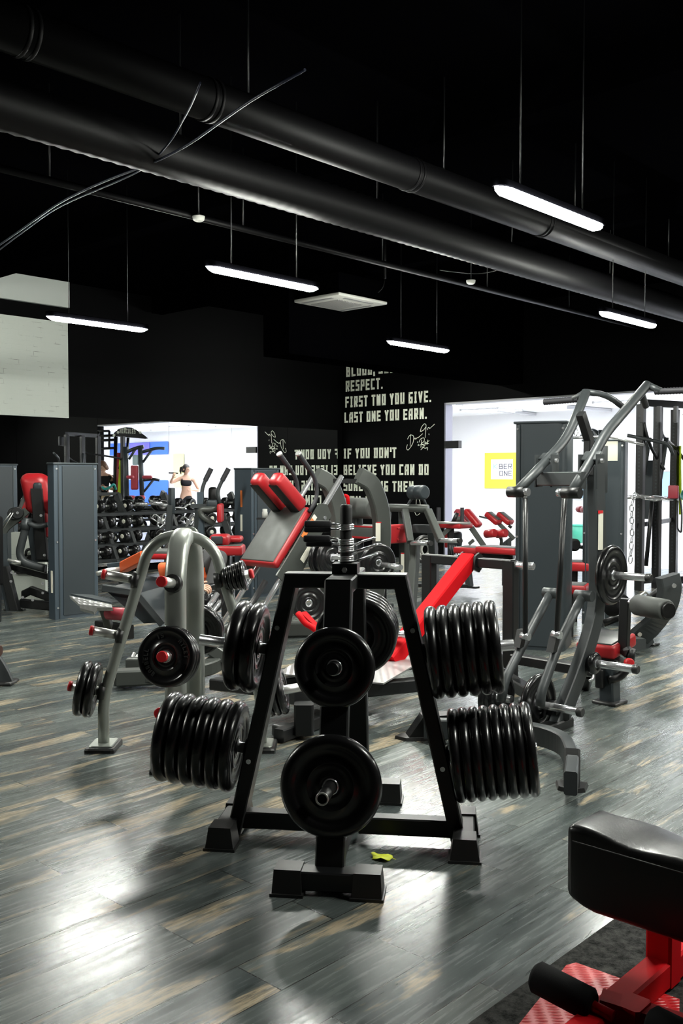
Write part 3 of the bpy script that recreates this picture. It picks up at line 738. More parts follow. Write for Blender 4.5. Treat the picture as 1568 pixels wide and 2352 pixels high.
# ================================================================ helpers for machines
def T(root, name, pts, r, mt, bend=0, n=14, closed=False): return MB().tube(pts, r, n, True, bend, closed).build(name, M[mt], root)
def BM(root, name, pts, w, h, mt, side=None, bend=0, ch=None): return MB().beam(pts, w, h, side, ch, bend).build(name, M[mt], root)
def BX(root, name, c, size, mt, X=None, Y=None, Z=None): return MB().box(c, size, X, Y, Z).build(name, M[mt], root)
def RB(root, name, c, size, mt, X=None, Y=None, Z=None, r=.02, seg=3): return MB().rbox(c, size, X, Y, Z, r, seg).build(name, M[mt], root)
def CY(root, name, p, q, r, mt, n=20, ch=0): return MB().cyl(p, q, r, n, ch=ch).build(name, M[mt], root)
def padded(root, name, c, size, X, Y, Z, top='greyvinyl', rim='redvinyl', r=.025):
    """cushion with a coloured side and a contrasting top face (sub-part)"""
    p = MB().rbox(V(c) - V(Z) * .004, size, X, Y, Z, r).build(name, M[rim], root)
    MB().rbox(V(c) + V(Z) * (size[2] / 2 - .012), (size[0] - .045, size[1] - .045, .03), X, Y, Z, .012).build('cover', M[top], p)
    return p
def footplate(root, p, X, Y, sx, sy): 
    return MB().rbox(V((p.x, p.y, .012)), (sx, sy, .024), X, Y, r=.01, seg=2).build('rubber_foot', M['foot'], root)
def grip(root, p, q, r=.017, name='grip'):
    p, q = V(p), V(q); n = 26; pts = [p + (q - p) * i / n for i in range(n + 1)]
    return MB().tube(pts, [r * (.86 if i % 2 else 1) for i in range(n + 1)], 12).build(name, M['grip'], root)

# ================================================================ PLATE-LOADED PULL MACHINE (right)
bm_, bR, bL = 3.12, 2.98, 3.40
root = thing('pulldown_machine', 'tall graphite plate-loaded pull machine with two long bent lever arms', 'gym machine', FL(1240, 1705))
up = [ONB(1262, 1712, bm_), ONB(1336, 1522, bm_), ONB(1372, 1400, bm_), ONB(1372, 1240, bm_), ONB(1366, 1045, bm_)]
BM(root, 'upright', fillet(up, .3, 6), .07, .13, 'graphite', E2)
b0 = up[0]
arc = [FL(1310, 1800, .10), FL(1316, 1752, .10), FL(1296, 1706, .10), FL(1225, 1682, .10), FL(1090, 1676, .10), FL(975, 1672, .09)]
MB().beam(fillet(arc, .18, 6), .12, .065, UP, .008).build('stabilizer', M['graphite'], root)
p = FL(1312, 1815); d = (FL(1312, 1815) - FL(1316, 1752)).normalized(); sd = d.cross(UP)
m = MB(); m.rings([[p + d * x + sd * y for x, y in ((.06, 0), (.02, .07), (-.09, .085), (-.10, 0), (-.09, -.085), (.02, -.07))], [p + UP * .022 + d * x * .92 + sd * y * .92 for x, y in ((.06, 0), (.02, .07), (-.09, .085), (-.10, 0), (-.09, -.085), (.02, -.07))]], False)
f = m.build('rubber_foot', M['foot'], root)
MB().beam([p - d * .0 + UP * .01, p - d * .13 + UP * .17], .085, .06, sd, .012).build('foot_shroud', M['blackvinyl'], f)
p = FL(935, 1696); d = (FL(935, 1696) - FL(1090, 1690)).normalized(); sd = d.cross(UP)
m = MB(); m.rings([[p + d * x + sd * y for x, y in ((.08, 0), (.02, .07), (-.22, .085), (-.23, -.085), (.02, -.07))], [p + UP * .02 + d * x * .95 + sd * y * .92 for x, y in ((.08, 0), (.02, .07), (-.22, .085), (-.23, -.085), (.02, -.07))]], False)
f = m.build('rubber_foot', M['foot'], root)
MB().prism([p + UP * .02 + sd * .055, p - d * .26 + UP * .02 + sd * .055, p - d * .26 + UP * .15 + sd * .055, p - d * .09 + UP * .145 + sd * .055], -sd * .11).build('foot_shroud', M['blackvinyl'], f)
BM(root, 'base_spine', [b0 + UP * .10 - E1 * .12, b0 + UP * .1 + E1 * .22], .09, .09, 'black', E2)
BM(root, 'base_spine', [FL(1292, 1640, .1), FL(1165, 1560, .1)], .09, .09, 'black', UP)
BM(root, 'cross_brace', [A(1318, 1535, 6.6), A(1180, 1512, 7.0)], .07, .09, 'black', UP)
# pivots and levers
zp = ONB(1355, 1052, bR)
cross0, cross1 = ONB(1330, 1100, bR), ONB(1252, 1100, bL)
BM(root, 'pivot_beam', [cross0 - E2 * .03, cross1 + E2 * .05], .06, .09, 'graphite', E1)
for b, px, el, top, tipx, nm in ((bL, (1255, 1058), (1302, 1008), (1346, 900), (1186, 1130), 'left'), (bR, (1357, 1058), (1388, 998), (1486, 884), (1312, 1132), 'right')):
    pv, e, t_, tip = ONB(*px, b), ONB(*el, b), ONB(*top, b), ONB(*tipx, b)
    k = MB().tube(fillet([tip, pv, e, t_], .18, 6), .033, 18).build('lever_arm', M['graphite'], root)
    CY(k, 'end_sleeve', tip - E2 * .06, tip + E2 * .06, .036, 'black')
    CY(k, 'bearing', tip - E2 * (.09 if b == bL else -.06), tip - E2 * (.055 if b == bL else -.095), .026, 'chrome')
    RB(k, 'clamp', pv + (e - pv) * .1, (.12, .085, .05), 'graphite', E2, (e - pv).normalized(), (e - pv).normalized().cross(E2), r=.01)
    for s in (-1, 1):
        BX(root, 'pivot_plate', pv + E2 * s * .062 - UP * .07, (.09, .012, .22), 'graphite', E1, E2)
    CY(root, 'pivot_pin', pv - E2 * .085, pv + E2 * .085, .014, 'chrome')
    # handles: an outer straight grip and an inner angled one
    o = E2 if b == bL else -E2
    h0 = t_ + UP * -.045
    CY(k, 'handle_stub', t_ - UP * .0, t_ + o * .1 - UP * .05, .024, 'graphite')
    grip(k, t_ + o * .06 - UP * .05, t_ + o * .34 - UP * .055, .024)
    i1 = t_ - o * .10 - UP * .02 + E1 * .1; i2 = t_ - o * .16 - UP * .12 + E1 * .32
    MB().tube(fillet([t_, i1, i2], .08), .022, 14).build('inner_handle', M['graphite'], k)
    grip(k, i1 + (i2 - i1) * .35, i2, .024)
# slanted black arm from the upright top to the lever tops
BM(root, 'stop_arm', [ONB(1350, 1090, bm_), ONB(1352, 1010, bm_), ONB(1333, 950, bm_)], .05, .06, 'black', E2)
RB(root, 'back_plate', ONB(1384, 1078, bm_), (.012, .12, .32), 'graphite', E2, E1, r=.004)
BX(root, 'sticker', ONB(1379, 1218, bm_ - .045), (.045, .012, .26), 'cream', E1, E2); BX(root, 'sticker_tip', ONB(1379, 1176, bm_ - .045), (.045, .013, .02), 'redcap', E1, E2)
# pull rods
for (a_, c_, b) in (((1206, 1145), (1206, 1462), bL - .07), ((1296, 1145), (1278, 1458), bR + .08)):
    rt = T(root, 'pull_rod', [ONB(*a_, b), ONB(*c_, b)], .017, 'black', n=12)
    q = ONB(*c_, b); CY(rt, 'rod_end', q - E2 * .03, q + E2 * .03, .024, 'chrome')
    q2 = ONB(*a_, b); CY(rt, 'rod_tip', q2, q2 + UP * .04, .012, 'chrome')
# lower carrying arms
for pts, b in ((((1264, 1362), (1206, 1470), (1160, 1560), (1150, 1612)), bL - .02), (((1338, 1368), (1282, 1480), (1243, 1590), (1240, 1622)), bR + .1)):
    w_ = [ONB(x, y, b) for x, y in pts]
    k = MB().tube(fillet(w_, .2, 5), .03, 16).build('carriage_arm', M['graphite'], root)
    CY(k, 'hinge_sleeve', w_[0] - E2 * .07, w_[0] + E2 * .05, .036, 'graphite')
    j = w_[1]
    BX(k, 'link_bracket', j + UP * .02 - E1 * .06, (.05, .05, .12), 'black', E1, E2, (UP + E1 * .4).normalized())
pA = ONB(1205, 1612, bL - .05)
CY(root, 'plate_peg', pA + E2 * .04, pA - E2 * .40, .026, 'chrome', ch=.004)
CY(root, 'peg_cap', pA - E2 * .38, pA - E2 * .42, .031, 'foot', ch=.006)
pC = ONB(1244, 1622, bR + .1)
pB = ONB(1366, 1318, bm_)
CY(root, 'plate_peg', pB, pB - E2 * .38, .025, 'chrome', ch=.004); CY(root, 'peg_cap', pB - E2 * .36, pB - E2 * .40, .029, 'foot', ch=.006)
plate(pB - E2 * .12, -E2, .20, .05, 'black weight plate hung on the upper right peg of the graphite pull machine')
plate(pA + E2 * .0 - E2 * .10, -E2, .20, .05, 'black weight plate on the low peg of the graphite pull machine, nearer its chrome tip')
plate(pA + E2 * .0 - E2 * .03 + E2 * .25, -E2, .20, .05, 'black weight plate behind the lower right plate stack, on the pull machine')
CY(root, 'plate_peg', pA + E2 * .1, pA + E2 * .42, .026, 'chrome')
pD = ONB(1342, 1520, bm_)
CY(root, 'plate_peg', pD, pD - E2 * .36, .026, 'chrome', ch=.004); CY(root, 'peg_cap', pD - E2 * .34, pD - E2 * .38, .030, 'foot', ch=.006)
plate(pD - E2 * .07, -E2, .075, .05, 'small black weight plate at the root of the middle right chrome peg')

# ================================================================ TOWERS (weight-stack shrouds)
def tower(label, corner, wdt, dep, h, stickers=(), round_=False, X=None, side_mat='slate'):
    """corner: the front corner on the floor; front face runs along X (right), the side runs back along Y"""
    X = V(X or E1); Yd = V((-X.y, X.x, 0))
    t = thing('weight_tower', label, 'weight stack tower', corner + X * wdt / 2 + Yd * dep / 2)
    c = V(corner)
    cs = min(wdt, dep) * (.18 if round_ else .05)
    prof = fillet([c + Yd * dep, c, c + X * wdt, c + X * wdt + Yd * dep], cs, 4)
    m = MB(); m.rings([prof, [p + UP * h for p in prof]], round_, False)
    m.build('side_shell', M[side_mat], t)
    # recessed front panel between two edge strips
    fr = MB().box(c + X * (.5 * wdt + .02) - Yd * .004 + UP * (h / 2 + .01), (wdt * .70, .012, h - .06), X, Yd).build('front_panel', M['slate_dark'], t)
    for k in (.10, .90): MB().box(c + X * wdt * k - Yd * .002 + UP * h / 2, (.012, .012, h - .02), X, Yd).build('edge_strip', M['slate_dark'], t)
    MB().rbox(c + X * wdt / 2 + Yd * dep / 2 + UP * (h + .008), (wdt + .02, dep + .02, .022), X, Yd, r=.006, seg=2).build('top_cap', M['slate_dark'], t)
    for k in (.06, .94):
        for z in (.13, .5 * h, h - .05):
            MB().cyl(c + X * wdt * k - Yd * .001 + UP * z, c + X * wdt * k - Yd * .007 + UP * z, .011, 10).build('bolt', M['chrome'], t)
    for z0, z1, off, mt in stickers:
        MB().box(c - X * .003 + Yd * off + UP * (z0 + z1) / 2, (.004, .035, z1 - z0), X, Yd).build('sticker', M[mt], t)
    return t
tower('slate-blue weight stack tower at the left, in front of the mirrors, sticker on its side', FL(127, 1424), .56, .13, 1.745, [(.30, .55, .06, 'cream')])
tower('slate weight stack tower at the far left edge, behind the red-backed machine', FL(-60, 1384), .62, .25, 1.755)
q = A(578, 1300, 12.6); tower('slate weight stack tower in the middle, with orange and cream stickers', V((q.x, q.y, 0)), .50, .34, 1.70, [(1.2, 1.42, .20, 'orange'), (.88, 1.10, .20, 'cream')])
X2 = V((.93, -.37, 0)).normalized()
q = FL(1178, 1490); tower('tallest slate weight stack tower, behind the pull machine', q, .47, .45, 2.10, (), True, X2, 'slate_dark')
q = A(1334, 1390, 10.4); tower('slate weight stack tower right of the tallest one, partly behind the lever arms', V((q.x, q.y, 0)), .44, .4, 1.99, [], True, X2, 'slate_dark')
q = A(1370, 1225, 8.6)
t = thing('lat_machine', 'lat machine frame with thin chrome bar between the two right towers', 'gym machine', V((q.x, q.y, 0)))
Yb = 9.7
BM(t, 'upright', [A(1372, 1440, Yb - .3), A(1372, 1045, Yb - .3)], .13, .08, 'graphite', X2)
T(t, 'lat_bar', [A(1300, 1006, Yb), A(1365, 1004, Yb), A(1400, 1003, Yb), A(1478, 1022, Yb)], .014, 'chrome', .2)
T(t, 'carabiner', [A(1322, 978, Yb), A(1317, 993, Yb), A(1322, 1003, Yb), A(1327, 993, Yb)], .006, 'chrome', .02, 8, True)
T(t, 'cable', [A(1322, 978, Yb), A(1322, 930, Yb)], .004, 'grip', n=6)
BX(t, 'sign_plate', A(1398, 1036, Yb + .1), (.17, .008, .20), 'cream', X2)
for (x0, y0, y1) in ((1325, 1350, 1300), (1330, 1308, 1200)):
    pass
s1 = thing('padded_stool', 'red-edged padded stool low between the two right towers, nearer one', 'stool', V(A(1316, 1400, 9.6).to_tuple()[:2] + (0,)))
c = A(1308, 1350, 9.6); padded(s1, 'seat', c, (.36, .34, .09), X2, V((-X2.y, X2.x, 0)), UP, 'greyvinyl', 'redvinyl')
BM(s1, 'post', [c - UP * .04, V((c.x, c.y, 0))], .07, .07, 'graphite')
s2 = thing('padded_stool', 'red-edged padded stool higher between the two right towers, farther one', 'stool', V(A(1318, 1400, 10.6).to_tuple()[:2] + (0,)))
c = A(1318, 1298, 10.6); padded(s2, 'seat', c, (.40, .36, .10), X2, V((-X2.y, X2.x, 0)), UP, 'greyvinyl', 'redvinyl')
BM(s2, 'post', [c - UP * .04, V((c.x, c.y, 0))], .07, .07, 'black')
CY(s2, 'roller', A(1300, 1250, 10.6), A(1322, 1252, 10.4), .07, 'foam', ch=.02); T(s2, 'roller_axle', [A(1322, 1255, 10.5), A(1345, 1258, 10.5)], .02, 'black')

# ================================================================ POWER RACK
root = thing('power_rack', 'black power rack of perforated posts with a chain, at the right edge', 'power rack', FL(1500, 1355))
YB = 13.4; posts = []
holes = MB()
for k, (px, yb_, w_) in enumerate(((1467, 1356, .11), (1506, 1350, .11), (1545, 1334, .11), (1590, 1345, .11))):
    f = FL(px, yb_); topz = A(px, 922, f.y).z; posts.append(f)
    k_ = BM(root, 'post', [f, V((f.x, f.y, 2.62))], w_, .10, 'black', TX)
    hm = MB()
    for z in range(6, 50): hm.cyl(f + UP * z * .05 - E1 * .051, f + UP * z * .05 - E1 * .0535, .012, 8)
    hb = hm.build('hole_pattern', M['slate_dark'], k_); hb['kind'] = 'stuff'
def rk(i, z): return posts[i] + UP * z
BM(root, 'top_beam', [rk(0, 2.64), rk(3, 2.64)], .09, .1, 'black', E1)
BM(root, 'cross_bar', [rk(0, .92) - E1 * .05, rk(2, .94) - E1 * .05], .05, .07, 'black', E1)
BM(root, 'cross_bar', [rk(0, .12), rk(3, .12)], .06, .06, 'black', E1)
BM(root, 'cross_bar', [rk(0, .05) + E1 * .5, rk(3, .05) + E1 * .5], .06, .06, 'black', E1)
T(root, 'band_hook', [rk(1, 2.58), rk(1, 2.2) + TX * .05, rk(2, 2.05), rk(2, 1.8) + TX * .2], .024, 'black', .3)
T(root, 'band_hook', [rk(0, 2.55), rk(0, 2.1) + TX * .1, rk(1, 1.85), rk(1, 1.7) + TX * .1], .024, 'black', .3)
T(root, 'pull_up_bar', [A(1440, 1000, YB - .2), A(1500, 1012, YB - .2), A(1535, 1020, YB - .2), A(1545, 1045, YB - .2)], .025, 'graphite', .2)
T(root, 'diagonal_brace', [A(1490, 1005, YB + .4), A(1478, 1090, YB + .4)], .035, 'graphite'); T(root, 'diagonal_brace', [A(1530, 1005, YB + .4), A(1515, 1100, YB + .4)], .035, 'graphite')
T(root, 'diagonal_brace', [A(1497, 1150, YB + .3), A(1483, 1300, YB + .3)], .03, 'black')
T(root, 'barbell_rest', [A(1436, 1143, YB - .1), A(1470, 1140, YB - .1), A(1545, 1146, YB - .1)], .026, 'chrome')
BX(root, 'padded_panel', A(1484, 1125, YB + .5), (.22, .03, .85), 'slate_dark', TX, E1)
for i in range(3):
    c = A(1476 + 38 * i, 925, YB - .1)
    BX(root, 'hook_bracket', c - UP * .16, (.05, .06, .22), 'black', TX, E1)
ch = thing('chain', 'steel chain draped over the power rack bars and hanging down', 'chain', A(1455, 1140, YB - .25))
pth = [A(1447, 1292, YB - .3), A(1451, 1230, YB - .3), A(1450, 1160, YB - .3), A(1458, 1133, YB - .3), A(1480, 1146, YB - .25), A(1505, 1150, YB - .25), A(1535, 1144, YB - .25)]
tot = []; 
for p, q in zip(pth, pth[1:]):
    n = max(1, int((q - p).length / .075))
    for i in range(n): tot.append((p + (q - p) * i / n, p + (q - p) * (i + 1) / n))
lk = MB()
for i, (p, q) in enumerate(tot):
    d = (q - p).normalized(); s_ = (E1 if i % 2 else TX); s_ = (s_ - d * s_.dot(d)).normalized() * .026; e = d * ((q - p).length * .62); c = (p + q) / 2
    lk.tube(fillet([c - e + s_ * .3, c - e * .6 + s_, c + e * .6 + s_, c + e - s_ * .3 + s_ * .3, c + e * .6 - s_, c - e * .6 - s_, c - e - s_ * .3], .02, 2), .0085, 6, closed=True)
lo = lk.build('links', M['chrome'], ch); lo['kind'] = 'stuff'
t = thing('suspension_strap', 'dark looped strap hanging from the rightmost power rack post', 'strap', A(1552, 1120, YB - .3))
T(t, 'strap', [A(1540, 1120, YB - .3), A(1556, 1125, YB - .3), A(1566, 1170, YB - .3), A(1564, 1225, YB - .3), A(1555, 1215, YB - .3), A(1556, 1150, YB - .3)], .012, 'grip', .2)
RB(t, 'buckle', A(1546, 1130, YB - .32), (.14, .05, .18), 'darkred', TX, E1, r=.015)

# ================================================================ LEG MACHINE (right)
base = FL(1400, 1615)
root = thing('leg_machine', 'leg machine with a red-edged seat and grey roller, right of the pull machine', 'gym machine', base)
c = A(1392, 1478, 6.9); Zs = (UP * .98 - E1 * .16).normalized(); Xs = TX; Ys = Zs.cross(Xs).normalized()
padded(root, 'seat', c, (.30, .36, .10), Xs, Ys, Zs, 'blackvinyl', 'redvinyl')
BM(root, 'post', [V((base.x, base.y, .02)), A(1398, 1520, base.y)], .11, .12, 'slate_dark', TX)
footplate(root, base, TX, E1, .19, .19)
BM(root, 'seat_bracket', [A(1375, 1500, 6.85), A(1420, 1530, 6.75)], .12, .1, 'black', E1)
BM(root, 'swing_arm', [A(1436, 1375, 6.75), A(1432, 1490, 6.75), A(1443, 1500, 6.7)], .055, .07, 'black', E1)
T(root, 'curved_guide', [A(1449, 1490, 6.7), A(1447, 1525, 6.7), A(1425, 1555, 6.7), A(1395, 1562, 6.7)], .03, 'black', .12)
CY(root, 'axle', A(1425, 1378, 6.8), A(1462, 1386, 6.65), .017, 'chrome')
rl = CY(root, 'roller', A(1462, 1389, 6.65), A(1532, 1402, 6.35), .073, 'greyvinyl', 28, .012)
CY(rl, 'roller_cap', A(1530, 1402, 6.36), A(1537, 1403, 6.33), .055, 'blackvinyl', 24, .005)
T(root, 'pin_handle', [A(1352, 1564, 6.7), A(1362, 1560, 6.7), A(1366, 1535, 6.75)], .009, 'chrome', .02)
RB(root, 'adjuster', A(1378, 1558, 6.72), (.06, .06, .14), 'black', TX, E1, r=.015)
CY(root, 'knob', A(1440, 1522, 6.6), A(1448, 1523, 6.55), .032, 'redcap', 16, .008)
BM(root, 'base_beam', [V((base.x, base.y, .22)), A(1350, 1540, 7.0)], .08, .09, 'black', UP)
BM(root, 'rear_leg', [A(1350, 1545, 7.0), FL(1345, 1580, .0)], .07, .1, 'black', TX)
# curved far arm and its foot: another machine
f = FL(1480, 1480)
r2 = thing('leg_machine', 'graphite machine with a curved flat arm standing at the right edge', 'gym machine', f)
arc = [ONB(1500, 1322, f.dot(E2)), ONB(1528, 1345, f.dot(E2)), ONB(1530, 1385, f.dot(E2)), ONB(1505, 1430, f.dot(E2)), ONB(1462, 1462, f.dot(E2))]
arc = [A(1532, 1322, 8.6), A(1538, 1350, 8.6), A(1530, 1395, 8.65), A(1498, 1435, 8.8), A(1462, 1468, 8.9)]
MB().beam(fillet(arc, .25, 5), .10, .21, V((.35, -.94, 0)), .01).build('curved_arm', M['graphite'], r2)
BM(r2, 'foot_post', [A(1467, 1450, 8.95), A(1482, 1484, 9.0)], .10, .16, 'graphite', V((.35, -.94, 0)))
footplate(r2, f, TX, E1, .26, .12)
for px, py in ((1547, 1345), (1468, 1457)):
    q = A(px, py, 8.52 if px > 1500 else 8.8); CY(r2, 'bolt', q, q - V((0, .012, 0)), .02, 'chrome', 12)
T(r2, 'hand_lever', [A(1455, 1378, 8.7), A(1482, 1360, 8.7), A(1494, 1372, 8.7)], .012, 'alu')
T(r2, 'brace', [A(1440, 1390, 8.9), A(1490, 1378, 8.8), A(1530, 1345, 8.7)], .04, 'black', .1)
CY(r2, 'roller', A(1400, 1395, 8.8), A(1432, 1385, 8.6), .09, 'foam', 24, .02)
T(r2, 'lower_brace', [A(1385, 1432, 9.0), A(1430, 1415, 9.0), A(1440, 1440, 9.0)], .035, 'black', .1)
BM(r2, 'base_beam', [FL(1360, 1450, .1), FL(1470, 1480, .1)], .1, .12, 'graphite', UP)
# ================================================================ BENCH AND MAT, bottom right
c0 = FL(1105, 2352); 
e_b = (FL(1105, 2352).dot(E2) + FL(1395, 2115).dot(E2)) / 2
mb = MB().rbox(R(3.05, e_b - .9, .006), (4.2, 1.8, .012), E1, E2, r=.004, seg=2)
o = mb.build('floor_mat', M['carpet'], None, R(3.05, e_b - .9, 0)); tag(o, 'black carpet mat on the plank floor, lower right corner', 'mat')
root = thing('leg_bench', 'red framed bench with black padding and foam rollers, bottom right corner', 'bench', FL(1520, 2272))
# pad: face toward -E1
pc = A(1297, 2070, 2.93); t0 = A(1297, 1905, 2.93)
hgt = t0.z - pc.z + .02
Lp, Dp = .95, .22
ctr = pc + TX * Lp / 2 + E1 * Dp / 2 + UP * (hgt / 2 - .012)
bm = bmesh.new(); bmesh.ops.create_cube(bm, size=1)
for v in bm.verts: v.co = V((v.co.x * Lp, v.co.y * Dp, v.co.z * hgt))
ed = [e for e in bm.edges]
bmesh.ops.bevel(bm, geom=ed, offset=.022, segments=3, profile=.5, affect='EDGES')
bmesh.ops.subdivide_edges(bm, edges=[e for e in bm.edges if e.calc_length() > .3], cuts=24, use_grid_fill=True)
for v in bm.verts:
    if v.co.z > hgt * .4: v.co.z += .010 * math.sin(v.co.x * 9) + .006 * math.sin(v.co.x * 23 + v.co.y * 20)
    if v.co.z < -hgt * .4 and v.co.x < -Lp * .42: v.co.z += .03 * (-v.co.x - Lp * .42) / (.08 * Lp)
m = MB(); bm.verts.index_update()
m.add([ctr + TX * v.co.x + E1 * v.co.y + UP * v.co.z for v in bm.verts], [[v.index for v in f.verts] for f in bm.faces], True); bm.free()
pad = m.build('pad', M['blackvinyl'], root)
sm = MB(); sm.tube([pc + UP * (hgt - .05) + E1 * .001 + TX * .024, pc + UP * (hgt - .052) + E1 * .001 + TX * Lp * .97], .0028, 6)
sm.build('piping', M['blackvinyl'], pad)
ps = A(1522, 2262, 2.98)
BM(root, 'post', [V((ps.x, ps.y, .02)), V((ps.x, ps.y, ctr.z - .08))], .085, .085, 'redpaint', TX)
BM(root, 'brace', [V((ps.x, ps.y, .36)) + TX * .03, V((ps.x, ps.y, .05)) + TX * .4 - E1 * .3], .07, .07, 'redpaint', E2 )
BM(root, 'base_rail', [V((ps.x, ps.y, .06)) + E1 * .25, V((ps.x, ps.y, .06)) - E1 * .9], .085, .08, 'redpaint', UP)
BM(root, 'base_rail', [A(1380, 2318, 2.72), A(1640, 2400, 2.60)], .09, .085, 'redpaint', UP)
BM(root, 'upright_stub', [A(1440, 2312, 2.70) - UP * .1, A(1440, 2312, 2.70) + UP * .02], .11, .09, 'redpaint', TX)
r0, r1 = A(1226, 2240, 2.78), A(1362, 2311, 2.66)
rl = CY(root, 'roller', r0, r1, .046, 'foam', 28, .012)
CY(rl, 'axle', r1, r1 + (r1 - r0).normalized() * .06, .016, 'redpaint')
r2_, r3 = A(1492, 2345, 2.58), A(1600, 2400, 2.48)
CY(root, 'roller', r2_, r3, .046, 'foam', 28, .012)
pl = [FL(1300, 2222, .014), FL(1322, 2216, .014), FL(1480, 2272, .014), FL(1560, 2300, .014), FL(1560, 2460, .014), FL(1110, 2460, .014)]
MB().prism(pl, UP * .008).build('foot_plate', M['redtread'], root)
# ================================================================ LEAF
p = FL(876, 1972); lf = thing('fallen_leaf', 'crumpled yellow-green leaf lying on the floor right of the front foot', 'leaf', p)
L = .085; m = MB(); n = 22
oc = p + UP * .006; out = []
for i in range(n):
    q = 2 * math.pi * i / n; rr = 1 + .13 * math.sin(5 * q + 1) + .07 * math.sin(9 * q)
    x, y = L * .5 * math.cos(q) * rr, L * .42 * math.sin(q) * rr
    out.append(oc + V((x, y - .3 * x, .006 * math.sin(3 * q) + .004)))
m.add(out + [oc], [(i, (i + 1) % n, n) for i in range(n)], True)
lo = m.build('blade', M.setdefault('leafy', mat('leaf_yellow', (.62, .68, .03), .5)), lf)
sdm = lo.modifiers.new('solid', 'SOLIDIFY'); sdm.thickness = .0015
T(lf, 'stem', [p + V((L * .45, -L * .12, .008)), p + V((L * .7, -L * .22, .004))], .0014, 'leafy', n=6)
M['browncap'] = mat('dark_brown_leather', (.05, .02, .014), .5)
# ================================================================ MACHINE FOOT at the left edge
p = FL(12, 1570); t = thing('gym_stand', 'dark curved machine leg cut off by the left edge of the photo', 'gym machine', p)
m = MB().beam(fillet([A(-90, 1430, p.y), A(-30, 1490, p.y), A(2, 1535, p.y), A(18, 1572, p.y)], .2, 5), .08, .10, V((.3, -.95, 0)), .01).build('leg', M['graphite'], t)
footplate(t, p, V((1, 0, 0)), V((0, 1, 0)), .16, .2)
CY(t, 'roller', A(-60, 1490, p.y - .2), A(0, 1496, p.y - .25), .05, 'browncap', 20, .01)
# ================================================================ RED-ARM LEG PRESS (behind the black tree, right)
cb = A(1078, 1290, 7.5)
root = thing('leg_press', 'black leg press with a thick red slanted arm and pale tread plate', 'gym machine', V((.35, 6.6, 0)))
lo_, ro_ = cb - TX * .40, cb + TX * .38
BM(root, 'cross_beam', [cb - TX * .45, cb + TX * .40], .075, .075, 'black', E1)
CY(root, 'plate_peg', cb + TX * .38, cb + TX * .58, .028, 'chrome', ch=.004)
for q, nm in ((lo_, 'l'), (ro_, 'r')): BM(root, 'post', [V((q.x, q.y, .0)), q + UP * .03], .10, .085, 'black', TX)
for s in (-1, 1): MB().prism([cb + TX * s * .075 + E1 * x + UP * z for x, z in ((-.07, -.05), (-.05, .05), (0, .075), (.05, .05), (.06, -.03), (0, -.08))], TX * .018).build('pivot_bracket', M['black'], root)
CY(root, 'pivot_bolt', cb + TX * .10 - UP * .02, cb + TX * .125 - UP * .02, .024, 'alu', 14)
ae = A(893, 1520, 6.75)
ar = BM(root, 'press_arm', [cb + UP * .02, ae], .125, .115, 'redpaint', TX, ch=.01)
BM(root, 'arm_foot', [ae + (cb - ae).normalized() * .02, A(835, 1548, 6.6), A(700, 1412, 7.0)], .05, .06, 'redpaint', (E2 * .6 + UP).normalized())
CY(root, 'plate_peg', A(880, 1458, 6.9), A(938, 1457, 6.7), .027, 'chrome', ch=.004)
MB().tube(fillet([A(684, 1408, 6.9), A(700, 1432, 6.85), A(718, 1441, 6.8), A(760, 1480, 6.7)], .06), .022, 12).build('red_lever', M['redpaint'], root)
f0, f1 = FL(690, 1650, .1), FL(1190, 1500, .1)
BM(root, 'base_beam', [A(665, 1600, 5.95), A(1060, 1562, 6.9)], .09, .10, 'black', UP)
BM(root, 'base_beam', [A(640, 1570, 6.35), A(985, 1520, 7.6)], .07, .08, 'black', UP)
BM(root, 'base_beam', [A(490, 1570, 6.6), A(760, 1600, 6.1)], .08, .09, 'black', UP)
BM(root, 'leg_post', [A(698, 1615, 5.85), V((A(698, 1615, 5.85).x, 5.85, .03))], .12, .12, 'black', V((1, 0, 0)))
BM(root, 'foot_bar', [FL(640, 1690, .045), FL(735, 1655, .045)], .08, .075, 'black', UP)
for px, py in ((652, 1692), (728, 1662)):
    q = FL(px, py); RB(root, 'rubber_foot', q + UP * .04, (.12, .11, .08), 'foot', TX, E1, r=.015)
q0, q1, q2, q3 = A(636, 1560, 6.3), A(880, 1585, 6.0), A(985, 1545, 6.9), A(720, 1520, 7.1)
MB().prism([V((p.x, p.y, .30)) for p in (q0, q1, q2, q3)], UP * .01).build('tread_plate', M['tread'], root)
CY(root, 'stop_tube', A(985, 1560, 6.5), A(1012, 1570, 6.4), .028, 'chrome')
T(root, 'rail', [A(1140, 1478, 7.2), A(1195, 1492, 7.0)], .024, 'chrome')

